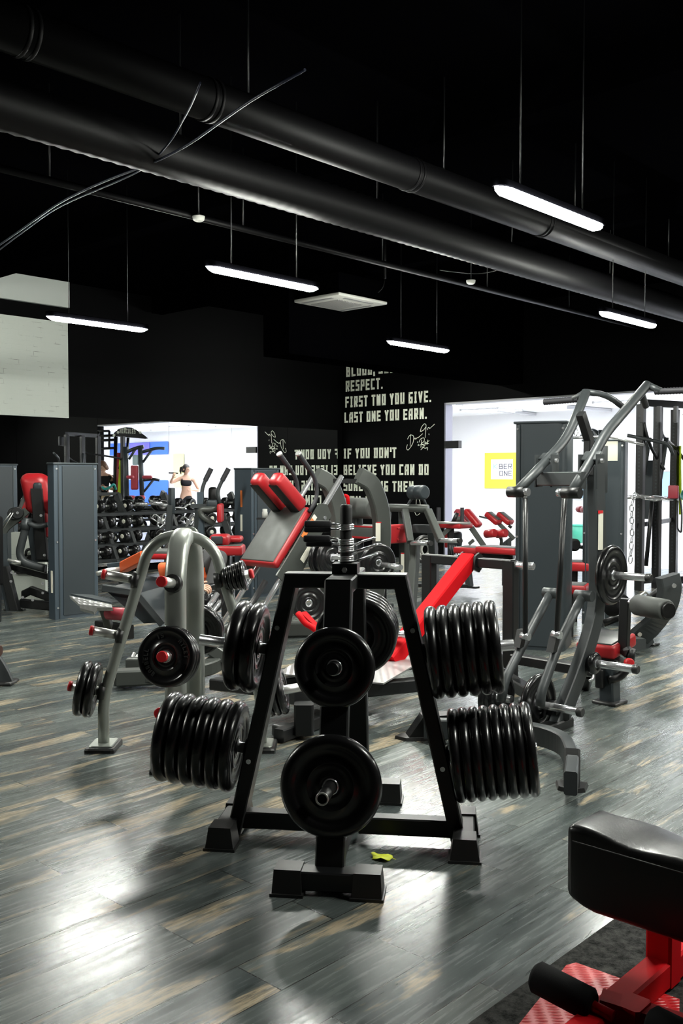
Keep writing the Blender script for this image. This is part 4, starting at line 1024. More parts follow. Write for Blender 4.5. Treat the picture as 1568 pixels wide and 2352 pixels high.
# ================================================================ HACK SQUAT (centre)
C0 = A(592, 1298, 9.0)
d = (E1 * .456 + UP * .52).normalized(); nrm = (-E1 * .52 + UP * .456).normalized()
root = thing('hack_squat', 'grey hack squat machine with a big padded back and red shoulder pads', 'gym machine', V((C0.x, C0.y + .4, 0)))
W_ = .50
padded(root, 'backrest', C0 + d * .35, (W_, .70, .09), TX, d, nrm, 'greyvinyl', 'redvinyl', .03)
for s in (-1, 1):
    base_ = C0 + d * .69 + TX * s * .13 + nrm * .03
    b_ = RB(root, 'shoulder_pad', base_ + nrm * .22 - d * .0, (.15, .15, .46), 'redvinyl', TX, d, nrm, r=.05, seg=4)
    RB(b_, 'cover', base_ + nrm * .20 - d * .064 - TX * .012, (.12, .03, .42), 'blackvinyl', TX, d, nrm, r=.014)
    h0 = base_ + d * .16 + nrm * .1 + TX * .13
    k = MB().tube(fillet([h0 + nrm * .24 + d * .12, h0 + nrm * .02 + d * .1, h0 - nrm * .12 - d * .02, h0 - nrm * .12 - d * .2], .12), .02, 12).build('handle', M['grip'], root)
    grip(k, h0 + nrm * .14 + d * .11, h0 + nrm * .34 + d * .125, .026); CY(k, 'grip_cap', h0 + nrm * .34 + d * .125, h0 + nrm * .36 + d * .126, .03, 'alu', 12)
# sled side plates
for s, x in ((1, W_ / 2 + .03), (-1, -W_ / 2 - .03)):
    o = C0 + TX * x
    pl = [o + d * -.08 - nrm * .02, o + d * .10 + nrm * -.02, o + d * .78 - nrm * .02, o + d * .84 - nrm * .10, o + d * .80 - nrm * .22, o + d * .0 - nrm * .27, o - d * .07 - nrm * .18]
    k = MB().prism(pl, TX * .02 * s).build('side_plate', M['gunmetal'], root)
    if s > 0:
        BX(k, 'sticker', o + TX * .022 + d * .50 - nrm * .05, (.004, .22, .05), 'orange', TX, d, nrm); BX(k, 'sticker', o + TX * .022 + d * .63 - nrm * .05, (.004, .05, .05), 'cream', TX, d, nrm)
        BX(k, 'sticker', o + TX * .022 + d * .30 - nrm * .19, (.004, .17, .06), 'cream', TX, d, nrm)
        for u, v in ((.72, -.16), (.02, -.2)): CY(k, 'bolt', o + TX * .02 + d * u + nrm * v, o + TX * .03 + d * u + nrm * v, .018, 'chrome', 12)
# rails
for s in (-1, 1):
    o = C0 - nrm * .16 + TX * s * .20
    T(root, 'rail', [o - d * 1.05, o + d * 1.25], .026, 'chrome', n=16)
# curved uprights
for px in (0, -96):
    pts = [A(822 + px, 1092, 9.9), A(852 + px, 1108, 9.95), A(874 + px, 1165, 10.0), A(878 + px, 1240, 10.0), A(866 + px, 1330, 10.0), A(850 + px, 1440, 10.0)]
    k = MB().beam(fillet(pts, .3, 5), .12, .17, V((.45, -.89, 0)), .012).build('curved_upright', M['gunmetal'], root)
    if px == 0:
        BX(k, 'sticker', A(868, 1222, 9.86), (.05, .006, .19), 'cream'); BX(k, 'sticker_tip', A(870, 1200, 9.86), (.05, .007, .012), 'redcap')
BM(root, 'top_cross', [A(735, 1104, 9.95), A(836, 1106, 9.9)], .05, .06, 'black', UP)
BM(root, 'base_beam', [FL(655, 1445, .08), FL(860, 1440, .08)], .14, .14, 'gunmetal', UP)
BM(root, 'base_beam', [FL(780, 1400, .08), FL(785, 1452, .08)], .12, .14, 'gunmetal', UP)
BM(root, 'centre_post', [A(762, 1300, 9.6), FL(762, 1440, .08)], .2, .14, 'gunmetal', TX)
T(root, 'lower_strut', [A(520, 1480, 8.6), A(610, 1335, 8.9)], .03, 'black')
pg = A(712, 1276, 9.0); CY(root, 'plate_peg', A(700, 1274, 9.2), A(790, 1280, 8.9), .027, 'chrome')
plate(A(742, 1282, 9.05), TX, .19, .06, 'black weight plate on the hack squat peg, left of two behind the collar post')
plate(A(760, 1282, 9.0), TX, .19, .06, 'black weight plate on the hack squat peg, right of two behind the collar post')
plate(A(708, 1385, 8.6), TX * .6 - V((0, .8, 0)), .17, .05, 'black weight plate seen through the left side of the black tree')
plate(A(868, 1292, 9.3), TX * .75 - V((0, .66, 0)), .19, .05, 'large black plate with a chrome peg right of the collar post')
t_ = A(878, 1297, 9.1); CY(root, 'plate_peg', t_, t_ + TX * .22 - V((0, .12, 0)), .025, 'chrome')

# ================================================================ ROLL-PAD MACHINE (behind the collar post)
p = V(A(830, 1390, 11.5).to_tuple()[:2] + (0,))
root = thing('roll_pad_machine', 'machine with a thick grey roll pad in front of the white lettering', 'gym machine', p)
k = CY(root, 'roll_pad', A(792, 1166, 11.6), A(856, 1168, 11.3), .125, 'greyvinyl', 28, .02)
CY(k, 'end_cap', A(789, 1166, 11.65), A(793, 1166, 11.6), .11, 'redvinyl', 24)
T(root, 'red_hook', [A(790, 1138, 11.3), A(798, 1140, 11.3), A(800, 1165, 11.3)], .022, 'redpaint', .06)
padded(root, 'bench_pad', A(862, 1222, 11.4), (.75, .35, .15), TX, E1, UP, 'greyvinyl', 'greyvinyl')
RB(root, 'bench_piping', A(862, 1211, 11.2), (.72, .05, .02), 'redvinyl', TX, E1, r=.008); RB(root, 'bench_piping', A(862, 1236, 11.2), (.72, .05, .03), 'redvinyl', TX, E1, r=.008)
RB(root, 'bench_end', A(912, 1226, 11.0), (.06, .36, .22), 'redvinyl', TX, E1, r=.025)
BM(root, 'post', [A(820, 1180, 11.6), V((p.x, p.y, 0))], .1, .1, 'graphite')
BM(root, 'post', [A(880, 1235, 11.4), FL(880, 1400)], .08, .08, 'black')
BM(root, 'base_beam', [FL(800, 1400, .05), FL(900, 1395, .05)], .1, .1, 'graphite', UP)

# ================================================================ GREY PLATE-LOADED PRESS (right of centre)
Yg = 11.2
root = thing('press_machine', 'grey plate-loaded press machine with two round head pads, beside the lettered wall', 'gym machine', V(A(960, 1400, Yg).to_tuple()[:2] + (0,)))
for px in (953, 968):
    CY(root, 'head_pad', A(px - 10, 1131, Yg - (px - 953) * .01), A(px + 8, 1131, Yg - .12 - (px - 953) * .01), .082, 'slate_dark', 24, .02)
T(root, 'pad_stem', [A(934, 1164, Yg), A(943, 1148, Yg), A(952, 1140, Yg)], .016, 'graphite', .05); T(root, 'pad_stem', [A(979, 1162, Yg), A(972, 1146, Yg), A(966, 1138, Yg)], .016, 'graphite', .05)
k = CY(root, 'cross_tube', A(890, 1166, Yg + .1), A(984, 1168, Yg - .1), .045, 'gunmetal', 20, .006)
for a_, c_, w_ in (((930, 1172), (942, 1245), .075), ((982, 1172), (1012, 1242), .085)):
    BM(root, 'lever_arm', [A(*a_, Yg - .1), A(*c_, Yg - .35)], w_, .07, 'gunmetal')
BM(root, 'post', [A(927, 1172, Yg + .2), FL(930, 1398)], .10, .10, 'gunmetal', TX)
BM(root, 'post', [A(954, 1250, Yg), A(944, 1395, Yg - .3)], .10, .09, 'gunmetal', TX)
BM(root, 'post', [A(992, 1210, Yg + .2), FL(1000, 1375)], .10, .10, 'graphite', TX)
BM(root, 'seat_frame', [A(950, 1214, Yg), A(998, 1216, Yg - .1)], .1, .10, 'graphite', UP)
T(root, 'side_handle', [A(890, 1168, Yg + .1), A(893, 1190, Yg), A(880, 1215, Yg), A(862, 1235, Yg)], .035, 'gunmetal', .2)
BM(root, 'base_beam', [FL(925, 1398, .06), FL(1015, 1372, .06)], .12, .12, 'gunmetal', UP)
for x0, x1, y in ((944, 988, 1247), (1010, 1056, 1241)):
    CY(root, 'plate_peg', A(x0, y, Yg - .35), A(x1, y + 1, Yg - .55), .027, 'chrome', 18, .004); CY(root, 'peg_cap', A(x1 - 3, y + 1, Yg - .54), A(x1 + 2, y + 1, Yg - .57), .03, 'foot', 18)
BX(root, 'sticker', A(924, 1294, Yg - .1), (.05, .01, .23), 'cream', TX); BX(root, 'sticker_tip', A(924, 1271, Yg - .1), (.05, .011, .012), 'redcap', TX)
t = thing('ab_roller_wheel', 'pale ribbed wheel standing on the floor under the grey press machine', 'wheel', V(A(976, 1300, 12).to_tuple()[:2] + (0,)))
c = A(976, 1262, 12.2); mw = MB()
for r in (.14, .10, .06): mw.lathe([(r, -.03), (r + .02, -.02), (r + .02, .02), (r, .03)], c, V((.5, -.86, 0)), 28)
mw.build('spokes', M['acwhite'], t); mw = MB().lathe([(.155, -.04), (.185, -.03), (.185, .03), (.155, .04)], c, V((.5, -.86, 0)), 32).build('tyre', M['foot'], t)
# ================================================================ BENCHES BY THE OPENING
def leg_arc(root, p, top, mt='graphite'):
    MB().beam(fillet([top, top + (p - top) * .35 + TX * .06, p], .25, 5), .08, .07, E1).build('leg', M[mt], root)
Yb = 13.0
root = thing('flat_bench', 'flat red-sided bench with a pale top, in front of the bright opening', 'bench', V(A(1110, 1340, Yb).to_tuple()[:2] + (0,)))
padded(root, 'seat', A(1086, 1263, Yb), (.42, .36, .09), TX, E1, UP, 'greyvinyl', 'redvinyl'); padded(root, 'back_pad', A(1152, 1263, Yb - .35), (.62, .36, .09), TX, E1, UP, 'greyvinyl', 'redvinyl')
BM(root, 'spine', [A(1060, 1276, Yb), A(1180, 1278, Yb - .4)], .07, .08, 'black', UP)
MB().beam(fillet([A(1040, 1295, Yb), A(1072, 1300, Yb), A(1078, 1346, Yb)], .3, 6), .08, .09, E1).build('leg', M['graphite'], root)
q = A(1078, 1348, Yb); BX(root, 'foot_plate', q, (.26, .1, .025), 'black', TX, E1)
BM(root, 'leg', [A(1160, 1280, Yb - .4), A(1160, 1345, Yb - .4)], .07, .08, 'black')
BM(root, 'base_rail', [A(960, 1344, Yb), A(1078, 1346, Yb)], .05, .06, 'black', UP)
Yc = 14.0
root = thing('weight_bench', 'red weight bench with two upright grip posts, beside the black wall end', 'bench', V(A(1040, 1300, Yc).to_tuple()[:2] + (0,)))
padded(root, 'seat', A(1036, 1206, Yc), (.55, .34, .075), TX, E1, UP, 'redvinyl', 'redvinyl')
for x, y0, y1 in ((1007, 1166, 1200), (1061, 1166, 1202)): grip(root, A(x, y1, Yc - .15), A(x, y0, Yc - .15), .03, 'grip_post')
BM(root, 'frame', [A(1035, 1212, Yc), A(1035, 1290, Yc)], .09, .09, 'black'); BM(root, 'strut', [A(1012, 1232, Yc - .1), A(1034, 1212, Yc - .1)], .05, .06, 'gunmetal')
RB(root, 'back_pad', A(1044, 1238, Yc + .3), (.24, .12, .24), 'slate_dark', TX, E1, r=.05); RB(root, 'pad_edge', A(1028, 1238, Yc + .3), (.05, .12, .26), 'redvinyl', TX, E1, r=.02)
T(root, 'lever', [A(1040, 1200, Yc - .2), A(1050, 1178, Yc - .2)], .03, 'black'); T(root, 'cross_bar', [A(1000, 1200, Yc - .2), A(1080, 1202, Yc - .3)], .02, 'alu')
for i in range(4): T(root, 'spring', [A(1032 + 5 * i, 1252, Yc - .3), A(1035 + 5 * i, 1274, Yc - .3)], .012, 'black', n=8)
CY(root, 'roll_pad', A(1046, 1194, Yc), A(1062, 1194, Yc), .05, 'greyvinyl', 16, .01)
RB(root, 'incline_pad', A(1085, 1190, Yc + .1), (.34, .13, .09), 'redvinyl', (TX * .72 - UP * .69), E1, (UP * .72 + TX * .69), r=.03)
RB(root, 'incline_pad', A(1062, 1188, Yc + .3), (.30, .13, .09), 'darkred', (TX * .72 - UP * .69), E1, (UP * .72 + TX * .69), r=.03)
BM(root, 'brace', [A(1082, 1212, Yc), A(1112, 1256, Yc)], .06, .08, 'gunmetal'); BM(root, 'brace', [A(1088, 1240, Yc), A(1076, 1250, Yc)], .04, .05, 'gunmetal')
BM(root, 'base_rail', [A(1008, 1290, Yc), A(1070, 1291, Yc)], .06, .07, 'black', UP)
Ye = 14.3
root = thing('hyperextension_bench', 'back-extension bench with two grey-red pads and red rollers, in the opening', 'bench', V(A(1160, 1300, Ye).to_tuple()[:2] + (0,)))
for x in (1130, 1157):
    padded(root, 'thigh_pad', A(x + 3, 1190, Ye), (.26, .16, .09), (TX * .83 - UP * .55), E1, (UP * .83 + TX * .55), 'greyvinyl', 'redvinyl', .03)
for x in (1115, 1140): 
    k = CY(root, 'ankle_roller', A(x, 1227, Ye - .2), A(x + 22, 1224, Ye - .35), .062, 'redvinyl', 20, .012); CY(k, 'hub', A(x - 1, 1227, Ye - .19), A(x + 2, 1227, Ye - .21), .03, 'alu', 12)
BM(root, 'main_bar', [A(1143, 1200, Ye), A(1180, 1238, Ye)], .06, .06, 'gunmetal'); T(root, 'roller_stem', [A(1140, 1226, Ye - .2), A(1152, 1238, Ye - .1), A(1150, 1256, Ye - .1)], .025, 'gunmetal', .06)
BM(root, 'strut', [A(1152, 1254, Ye), A(1180, 1232, Ye)], .05, .06, 'graphite'); T(root, 'hand_bar', [A(1100, 1186, Ye), A(1130, 1193, Ye)], .014, 'graphite')
BM(root, 'base', [A(1140, 1290, Ye), A(1200, 1292, Ye)], .07, .07, 'graphite', UP); BM(root, 'post', [A(1168, 1240, Ye), A(1168, 1290, Ye)], .07, .07, 'graphite')
CY(root, 'knob', A(1169, 1212, Ye - .1), A(1173, 1207, Ye - .1), .03, 'black', 12)
# ================================================================ RED-BACKED MACHINE at the left
Yl = 11.3
root = thing('chest_machine', 'black machine with a red curved backrest, left of the slate-blue tower', 'gym machine', FL(55, 1398))
Xl = V((.55, -.83, 0)).normalized(); Yl_ = V((-Xl.y, Xl.x, 0))
b_ = RB(root, 'backrest', A(90, 1136, Yl), (.34, .30, .52), 'redvinyl', V((1, 0, 0)), V((0, 1, 0)), (UP * .97 - V((.22, 0, 0))).normalized(), r=.12, seg=5)
RB(b_, 'back_shell', A(86, 1118, Yl - .15), (.10, .06, .10), 'slate_dark', r=.03)
BM(b_, 'spine_plate', [A(84, 1122, Yl - .16), A(88, 1165, Yl - .16), A(92, 1230, Yl - .16), A(97, 1285, Yl - .16)], .13, .06, 'black', V((1, 0, 0)))
BM(root, 'rear_shell', [A(80, 1190, Yl - .12), A(95, 1290, Yl - .1)], .2, .08, 'slate_dark', V((1, 0, 0)))
RB(root, 'side_pad', A(62, 1162, Yl), (.10, .16, .42), 'redvinyl', V((1, 0, 0)), V((0, 1, 0)), (UP * .92 + V((.38, 0, 0))).normalized(), r=.04)
RB(root, 'side_pad', A(54, 1160, Yl), (.07, .16, .38), 'greyvinyl', V((1, 0, 0)), V((0, 1, 0)), (UP * .92 + V((.38, 0, 0))).normalized(), r=.03)
RB(root, 'seat_pad', A(108, 1205, Yl), (.10, .3, .3), 'redvinyl', r=.04)
MB().beam(fillet([A(4, 1230, Yl - .2), A(14, 1210, Yl - .2), A(38, 1193, Yl - .2), A(62, 1172, Yl - .2)], .2, 5), .08, .09, V((.3, -.95, 0)), .01).build('curved_arm', M['gunmetal'], root)
MB().beam(fillet([A(4, 1225, Yl - .2), A(5, 1280, Yl - .2), A(14, 1330, Yl - .2), A(27, 1400, Yl - .2)], .3, 5), .12, .13, V((.3, -.95, 0)), .01).build('front_leg', M['slate_dark'], root)
BM(root, 'front_leg_inner', [A(10, 1300, Yl - .25), A(35, 1400, Yl - .25)], .10, .12, 'black', V((1, 0, 0)))
f = FL(34, 1401); footplate(root, f, V((1, 0, 0)), V((0, 1, 0)), .24, .12)
T(root, 'lever_tube', [A(62, 1190, Yl - .3), A(58, 1215, Yl - .3), A(44, 1270, Yl - .3), A(52, 1290, Yl - .3), A(80, 1300, Yl - .3), A(105, 1306, Yl - .3)], .045, 'graphite', .3)
T(root, 'handle', [A(62, 1200, Yl - .32), A(84, 1210, Yl - .32), A(110, 1205, Yl - .32)], .03, 'graphite', .2)
CY(root, 'arm_sleeve', A(61, 1195, Yl - .3), A(57, 1216, Yl - .3), .055, 'graphite')
for px, py in ((40, 1178), (32, 1180)):
    CY(root, 'pulley', A(px, py, Yl - .2), A(px, py, Yl - .28), .072, 'black', 24, .01)
CY(root, 'pulley_bolt', A(40, 1178, Yl - .28), A(40, 1178, Yl - .30), .016, 'chrome', 12)
T(root, 'cable', [A(30, 1178, Yl - .3), A(10, 1212, Yl - .3)], .006, 'alu', n=6); T(root, 'cable', [A(25, 1178, Yl - .3), A(8, 1200, Yl - .3)], .006, 'alu', n=6)
T(root, 'top_handle', [A(64, 1092, Yl), A(82, 1094, Yl), A(88, 1100, Yl)], .028, 'black', .05)
T(root, 'side_bar', [A(104, 1103, Yl), A(116, 1101, Yl)], .015, 'chrome')
T(root, 'lower_handle', [A(18, 1286, Yl - .35), A(48, 1292, Yl - .35)], .018, 'alu')
BM(root, 'frame_beam', [A(20, 1300, Yl), A(110, 1325, Yl)], .07, .06, 'black', UP)
BM(root, 'frame_beam', [A(52, 1366, Yl), A(72, 1356, Yl), A(115, 1372, Yl)], .1, .10, 'black', UP)
BM(root, 'base_beam', [A(48, 1385, Yl - .1), A(118, 1392, Yl - .1)], .1, .1, 'black', UP)
for px, py in ((27, 1315), (34, 1318), (25, 1335), (52, 1372), (98, 1340), (98, 1362), (75, 1378), (94, 1184), (102, 1275)):
    CY(root, 'bolt', A(px, py, Yl - .42), A(px, py, Yl - .44), .016, 'chrome', 10)
kb = thing('kettlebell', 'black kettlebell beside the red-backed machine, in front of pale brick', 'kettlebell', A(70, 1290, 11.9))
c = A(70, 1278, 11.9); MB().ball(c - UP * .06, .085, 10).build('body', M['rubber'], kb); T(kb, 'handle', [c + V((-.06, 0, 0)), c + V((-.05, 0, .09)), c + V((.05, 0, .09)), c + V((.06, 0, 0))], .018, 'black', .05)
mb = MB().box(A(68, 1300, 12.0), (.42, .1, .85), V((1, 0, 0))); o = mb.build('brick_pier', M['brick'], None, A(68, 1300, 12.0)); 
o['kind'] = 'structure'; o.name = 'trim_brick_pier'
BM(kb, 'stand', [c + V((-.2, 0, -.16)), c + V((.2, 0, -.16))], .12, .03, 'black', UP)
# seat roll at the left edge
t = thing('foam_roll_post', 'black padded post at the far left edge, in front of the red-backed machine', 'machine pad', FL(0, 1420))
RB(t, 'pad', A(-4, 1265, 10.6), (.10, .10, .78), 'foam', r=.04); BM(t, 'post', [A(-4, 1300, 10.6), FL(-4, 1428)], .06, .06, 'black')

# ================================================================ DUMBBELL RACKS along the mirrors
DBM = {}; M['rackgrey'] = mat('dark_rack_paint', (.014, .017, .018), .5)
def dumbbell_parts(r, L):
    k = (r, L)
    if k in DBM: return DBM[k]
    hd = MB()
    th = L * .30
    out = []
    for s in (-1, 1):
        z0 = s * (L / 2 - th)
        hm = MB().lathe([(.001, 0), (r * .8, 0), (r * .97, th * .15), (r, th * .4), (r, th * .8), (r * .93, th * .97), (r * .8, th), (.001, th)], UP * z0, UP * s, 26, V((1, 0, 0)))
        o = hm.build('head', M['rubber']); out.append(('head', o.data)); bpy.data.objects.remove(o)
        cm = MB().lathe([(.001, th), (r * .34, th), (r * .34, th + .004), (.001, th + .004)], UP * z0, UP * s, 20, V((1, 0, 0)))
        o = cm.build('end_disc', M['cream']); out.append(('end_disc', o.data)); bpy.data.objects.remove(o)
    o = MB().cyl(UP * -(L / 2 - th), UP * (L / 2 - th), .018, 14).build('handle', M['alu']); me = o.data; bpy.data.objects.remove(o)
    DBM[k] = (me, out); return DBM[k]
def dumbbell(c, ax, r, L, label):
    me, parts = dumbbell_parts(r, L)
    root = bpy.data.objects.new('dumbbell', None); COL.objects.link(root); root.location = c; root.empty_display_size = .05; align(root, ax); tag(root, label, 'dumbbell', 'dumbbells on the racks by the mirrors')
    for nm, m_ in [('handle', me)] + parts:
        o = bpy.data.objects.new(nm, m_); COL.objects.link(o); o.parent = root
YD = 14.6
tiers = [(1163, 214, 0), (1200, 210, 1), (1235, 206, 2), (1270, 200, 3)]
tn = ['top', 'second', 'third', 'lowest']
pn = ['first', 'second', 'third', 'fourth', 'fifth', 'sixth', 'seventh', 'eighth', 'ninth']
# rack line: follows the mirror wall, about 1.3 m in front of it
BD = A(258, 1163, YD).dot(E2)
rk_ = thing('dumbbell_rack', 'long dark four-tier dumbbell rack standing along the mirrors', 'dumbbell rack', V((A(380, 1280, YD).x, A(380, 1280, YD).y, 0)))
zt = []
for py, x0, i in tiers:
    b_ = BD - .14 * i * .8 - (.0)
    p0 = ONB(x0 + 8, py, b_); z = p0.z
    zt.append((z, b_))
    a0 = p0.dot(E1); 
    for k in range(9):
        a = a0 + .15 + .50 * k
        c = R(a, b_, z)
        px = 784 + c.x / c.y * F
        if px > 560: break
        r = .098 - .002 * (k % 3)
        # the first two of each tier lie along the rack showing their pale end discs, the rest point at the room
        ax = V((.50, .866, 0)) if k < 2 else (E2 * .9 + E1 * (.25 * (-1) ** k))
        dumbbell(c, -ax if k < 2 else ax, r, .36 if k < 2 else .34, 'black dumbbell, %s from the left on the %s tier of the rack by the mirrors' % (pn[k], tn[i]))
    e = ONB(556, py, b_)
    for dz in (-.10,):
        BM(rk_, 'shelf_rail', [R(a0 - .1, b_ + .10, z - .115), R(e.dot(E1), b_ + .10, z - .115)], .05, .05, 'rackgrey', UP)
        BM(rk_, 'shelf_rail', [R(a0 - .1, b_ - .10, z - .125), R(e.dot(E1), b_ - .10, z - .125)], .05, .05, 'rackgrey', UP)
a_first = ONB(228, 1200, BD).dot(E1)
for px in (230, 281, 388, 540):
    a = ONB(px, 1150, BD).dot(E1)
    BM(rk_, 'upright', [R(a, BD + .14, zt[0][0] + .16), R(a, zt[3][1] - .25, .02)], .06, .13, 'rackgrey', E1)
BM(rk_, 'top_rail', [R(ONB(224, 1150, BD).dot(E1), BD + .14, zt[0][0] + .18), R(ONB(284, 1150, BD).dot(E1), BD + .14, zt[0][0] + .18)], .05, .06, 'rackgrey', UP)
# curl bars lying across the rack
def bar(label, pts, r=.014):
    q = [A(x, y, YD - .9) for x, y in pts]; t = thing('curl_bar', label, 'barbell', q[0], 'bars on the dumbbell rack')
    T(t, 'shaft', q, r, 'chrome', .06, 10); d = (q[1] - q[0]).normalized()
    CY(t, 'sleeve', q[0] - d * .18, q[0], .026, 'chrome'); d = (q[-1] - q[-2]).normalized(); CY(t, 'sleeve', q[-1], q[-1] + d * .16, .026, 'chrome')
bar('wavy chrome curl bar lying on the dumbbell rack, left of the grip posts', [(372, 1158), (380, 1160), (392, 1168), (408, 1165), (422, 1168), (432, 1157), (446, 1161)])
bar('straight chrome bar lying on the left part of the dumbbell rack', [(340, 1158), (355, 1158), (366, 1159)])
# chrome cable attachments hanging at the rack front
for k, (px, py, lb) in enumerate(((370, 1190, 'tangle of chrome cable handles hanging on the rack, left one'), (436, 1195, 'tangle of chrome cable handles hanging on the rack, right one'))):
    t = thing('cable_attachment', lb, 'cable attachment', A(px, py, YD - 1.0)); 
    for i in range(5):
        c = A(px + (i - 2) * 6, py + (i % 3) * 7, YD - 1.0 - .03 * i); dx = V((.07 * math.cos(i * 1.3), 0, .05 * math.sin(i * 1.7)))
        T(t, 'handle', [c - dx, c + UP * .06 - dx * .2, c + dx, c - UP * .05 + dx * .3], .011, 'chrome', .03, 8, True)
# ================================================================ KNEE-RAISE / DIP STATION
Yk = 12.3
root = thing('dip_station', 'dip station with two ribbed grip posts and red pads, in front of the dumbbells', 'gym machine', V(A(490, 1330, Yk).to_tuple()[:2] + (0,)))
for x0, x1, x2 in ((485, 469, 462), (525, 508, 497)):
    k = T(root, 'grip_post', [A(x1 - 3, 1160, Yk), A(x1 - 6 if x0 < 500 else x1 - 9, 1128, Yk), A(x1, 1108, Yk), A(x0, 1076, Yk)], .025, 'graphite', .12)
    grip(k, A(x1 + 2, 1104, Yk), A(x0, 1076, Yk), .036)
RB(root, 'arm_pad', A(506, 1178, Yk - .2), (.06, .3, .24), 'redvinyl', r=.03); RB(root, 'arm_pad', A(488, 1156, Yk), (.13, .2, .09), 'slate_dark', r=.02)
RB(root, 'back_pad', A(489, 1138, Yk + .2), (.12, .10, .22), 'blackvinyl', r=.04)
BM(root, 'post', [A(460, 1130, Yk), A(462, 1240, Yk)], .08, .08, 'slate'); BM(root, 'post', [A(510, 1180, Yk), A(530, 1240, Yk)], .06, .08, 'graphite')
BM(root, 'post', [A(456, 1160, Yk), FL(450, 1380)], .07, .08, 'graphite'); BM(root, 'post', [A(522, 1190, Yk), FL(532, 1370)], .07, .08, 'graphite')
T(root, 'arm_tube', [A(500, 1170, Yk - .1), A(460, 1170, Yk - .1), A(462, 1185, Yk - .1), A(492, 1204, Yk - .1)], .04, 'gunmetal', .12)
BX(root, 'shelf_bar', A(470, 1162, Yk), (.35, .1, .05), 'graphite')
k = RB(root, 'back_plate', A(394, 1150, Yk + .3), (.10, .06, .34), 'slate_dark', V((.6, -.8, 0)).normalized(), V((.8, .6, 0)).normalized(), r=.01); BM(root, 'plate_post', [A(392, 1160, Yk + .3), A(386, 1230, Yk + .3), FL(384, 1375)], .12, .08, 'graphite')
root = thing('low_bench', 'red-framed padded bench end behind the silver tree, beside the middle tower', 'bench', V(A(515, 1330, 11).to_tuple()[:2] + (0,)))
RB(root, 'pad', A(506, 1240, 11.0), (.22, .3, .13), 'redvinyl', r=.04); RB(root, 'pad_front', A(498, 1241, 10.84), (.13, .03, .09), 'grip', r=.01)
padded(root, 'seat', A(526, 1262, 11.0), (.34, .4, .11), V((1, 0, 0)), V((0, 1, 0)), UP, 'greyvinyl', 'redvinyl'); RB(root, 'pad', A(535, 1238, 11.2), (.22, .3, .07), 'redvinyl', r=.03)
BM(root, 'post', [A(520, 1270, 11), FL(520, 1415)], .1, .1, 'black')
t = thing('drink_bottle', 'white capped bottle beside the middle tower', 'bottle', A(608, 1180, 12.0)); c = A(608, 1180, 12.0)
MB().lathe([(.001, -.05), (.035, -.05), (.035, .02), (.03, .03), (.03, .06), (.001, .06)], c, UP, 18).build('body', M['acwhite'], t)
BX(t, 'ledge', c - UP * .06, (.2, .12, .02), 'black')

# ================================================================ LEG PRESS behind the silver tree, with a person on it
Yp = 8.2
root = thing('leg_press', 'dark leg press with chrome rails and orange frame, behind the silver tree', 'gym machine', FL(400, 1560))
MB().beam(fillet([A(270, 1558, 7.3), A(400, 1545, 7.2), A(470, 1540, 7.1), A(530, 1500, 7.4), A(560, 1465, 7.6)], .4, 6), .10, .13, UP, .01).build('base_curve', M['gunmetal'], root)
BM(root, 'base_beam', [FL(268, 1556, .09), FL(372, 1552, .09)], .12, .13, 'gunmetal', UP)
BM(root, 'brace', [A(446, 1465, 7.3), A(520, 1515, 7.2)], .08, .09, 'gunmetal', (E1 * .3 - V((0, 1, 0))).normalized())
q = [A(222, 1348, Yp), A(325, 1365, Yp - .3), A(430, 1440, Yp - .4), A(395, 1452, Yp - .3), A(330, 1420, Yp), A(270, 1375, Yp + .2)]
k = MB().prism([A(238, 1352, Yp), A(310, 1365, Yp), A(368, 1430, Yp), A(330, 1432, Yp)], V((.3, .55, .05))).build('carriage', M['slate_dark'], root)
BM(k, 'carriage_rim', [A(234, 1350, Yp - .02), A(312, 1362, Yp - .02), A(372, 1434, Yp - .02)], .06, .06, 'graphite', V((.3, -.9, 0)))
fp = [A(159, 1366, Yp - .2), A(180, 1390, Yp - .2), A(183, 1402, Yp - .2), A(222, 1410, Yp - .2), A(232, 1395, Yp - .2), A(268, 1398, Yp - .2)]
b__ = MB().prism([A(159, 1368, Yp - .25), A(183, 1388, Yp - .3), A(183, 1396, Yp - .3), A(215, 1405, Yp - .3), A(222, 1396, Yp - .3), A(258, 1396, Yp - .3), A(256, 1388, Yp - .2)], (UP * -.03 + V((0, .03, 0)))).build('tread_step', M['tread'], root)
MB().prism([A(162, 1367, Yp - .24), A(256, 1387, Yp - .2), A(276, 1384, Yp + .3), A(212, 1369, Yp + .3)], UP * .012).build('step_top', M['slate_dark'], root)
BM(root, 'step_stem', [A(238, 1398, Yp - .1), A(245, 1420, Yp - .05), A(250, 1440, Yp)], .06, .08, 'gunmetal', V((1, 0, 0)))
CY(root, 'red_roller', A(246, 1408, Yp - .1), A(296, 1412, Yp - .2), .055, 'darkred', 20, .01)
BM(root, 'foot', [A(225, 1440, Yp + .2), A(300, 1452, Yp)], .12, .08, 'black', UP)
BM(root, 'orange_beam', [A(285, 1302, Yp + .4), A(332, 1278, Yp + .2)], .10, .10, 'orangepaint', UP)
BM(root, 'orange_beam', [A(452, 1340, Yp + .3), A(470, 1315, Yp + .2)], .09, .10, 'orangepaint', UP)
RB(root, 'seat_pad', A(366, 1275, Yp + .5), (.30, .3, .06), 'redvinyl', r=.025); RB(root, 'head_pad', A(365, 1268, Yp + .5), (.26, .28, .05), 'greyvinyl', r=.02)
for dx in (0, 16):
    T(root, 'rail', [A(462 + dx, 1418, Yp - .4 + dx * .01), A(498 + dx, 1365, Yp - .1 + dx * .01)], .024, 'chrome')
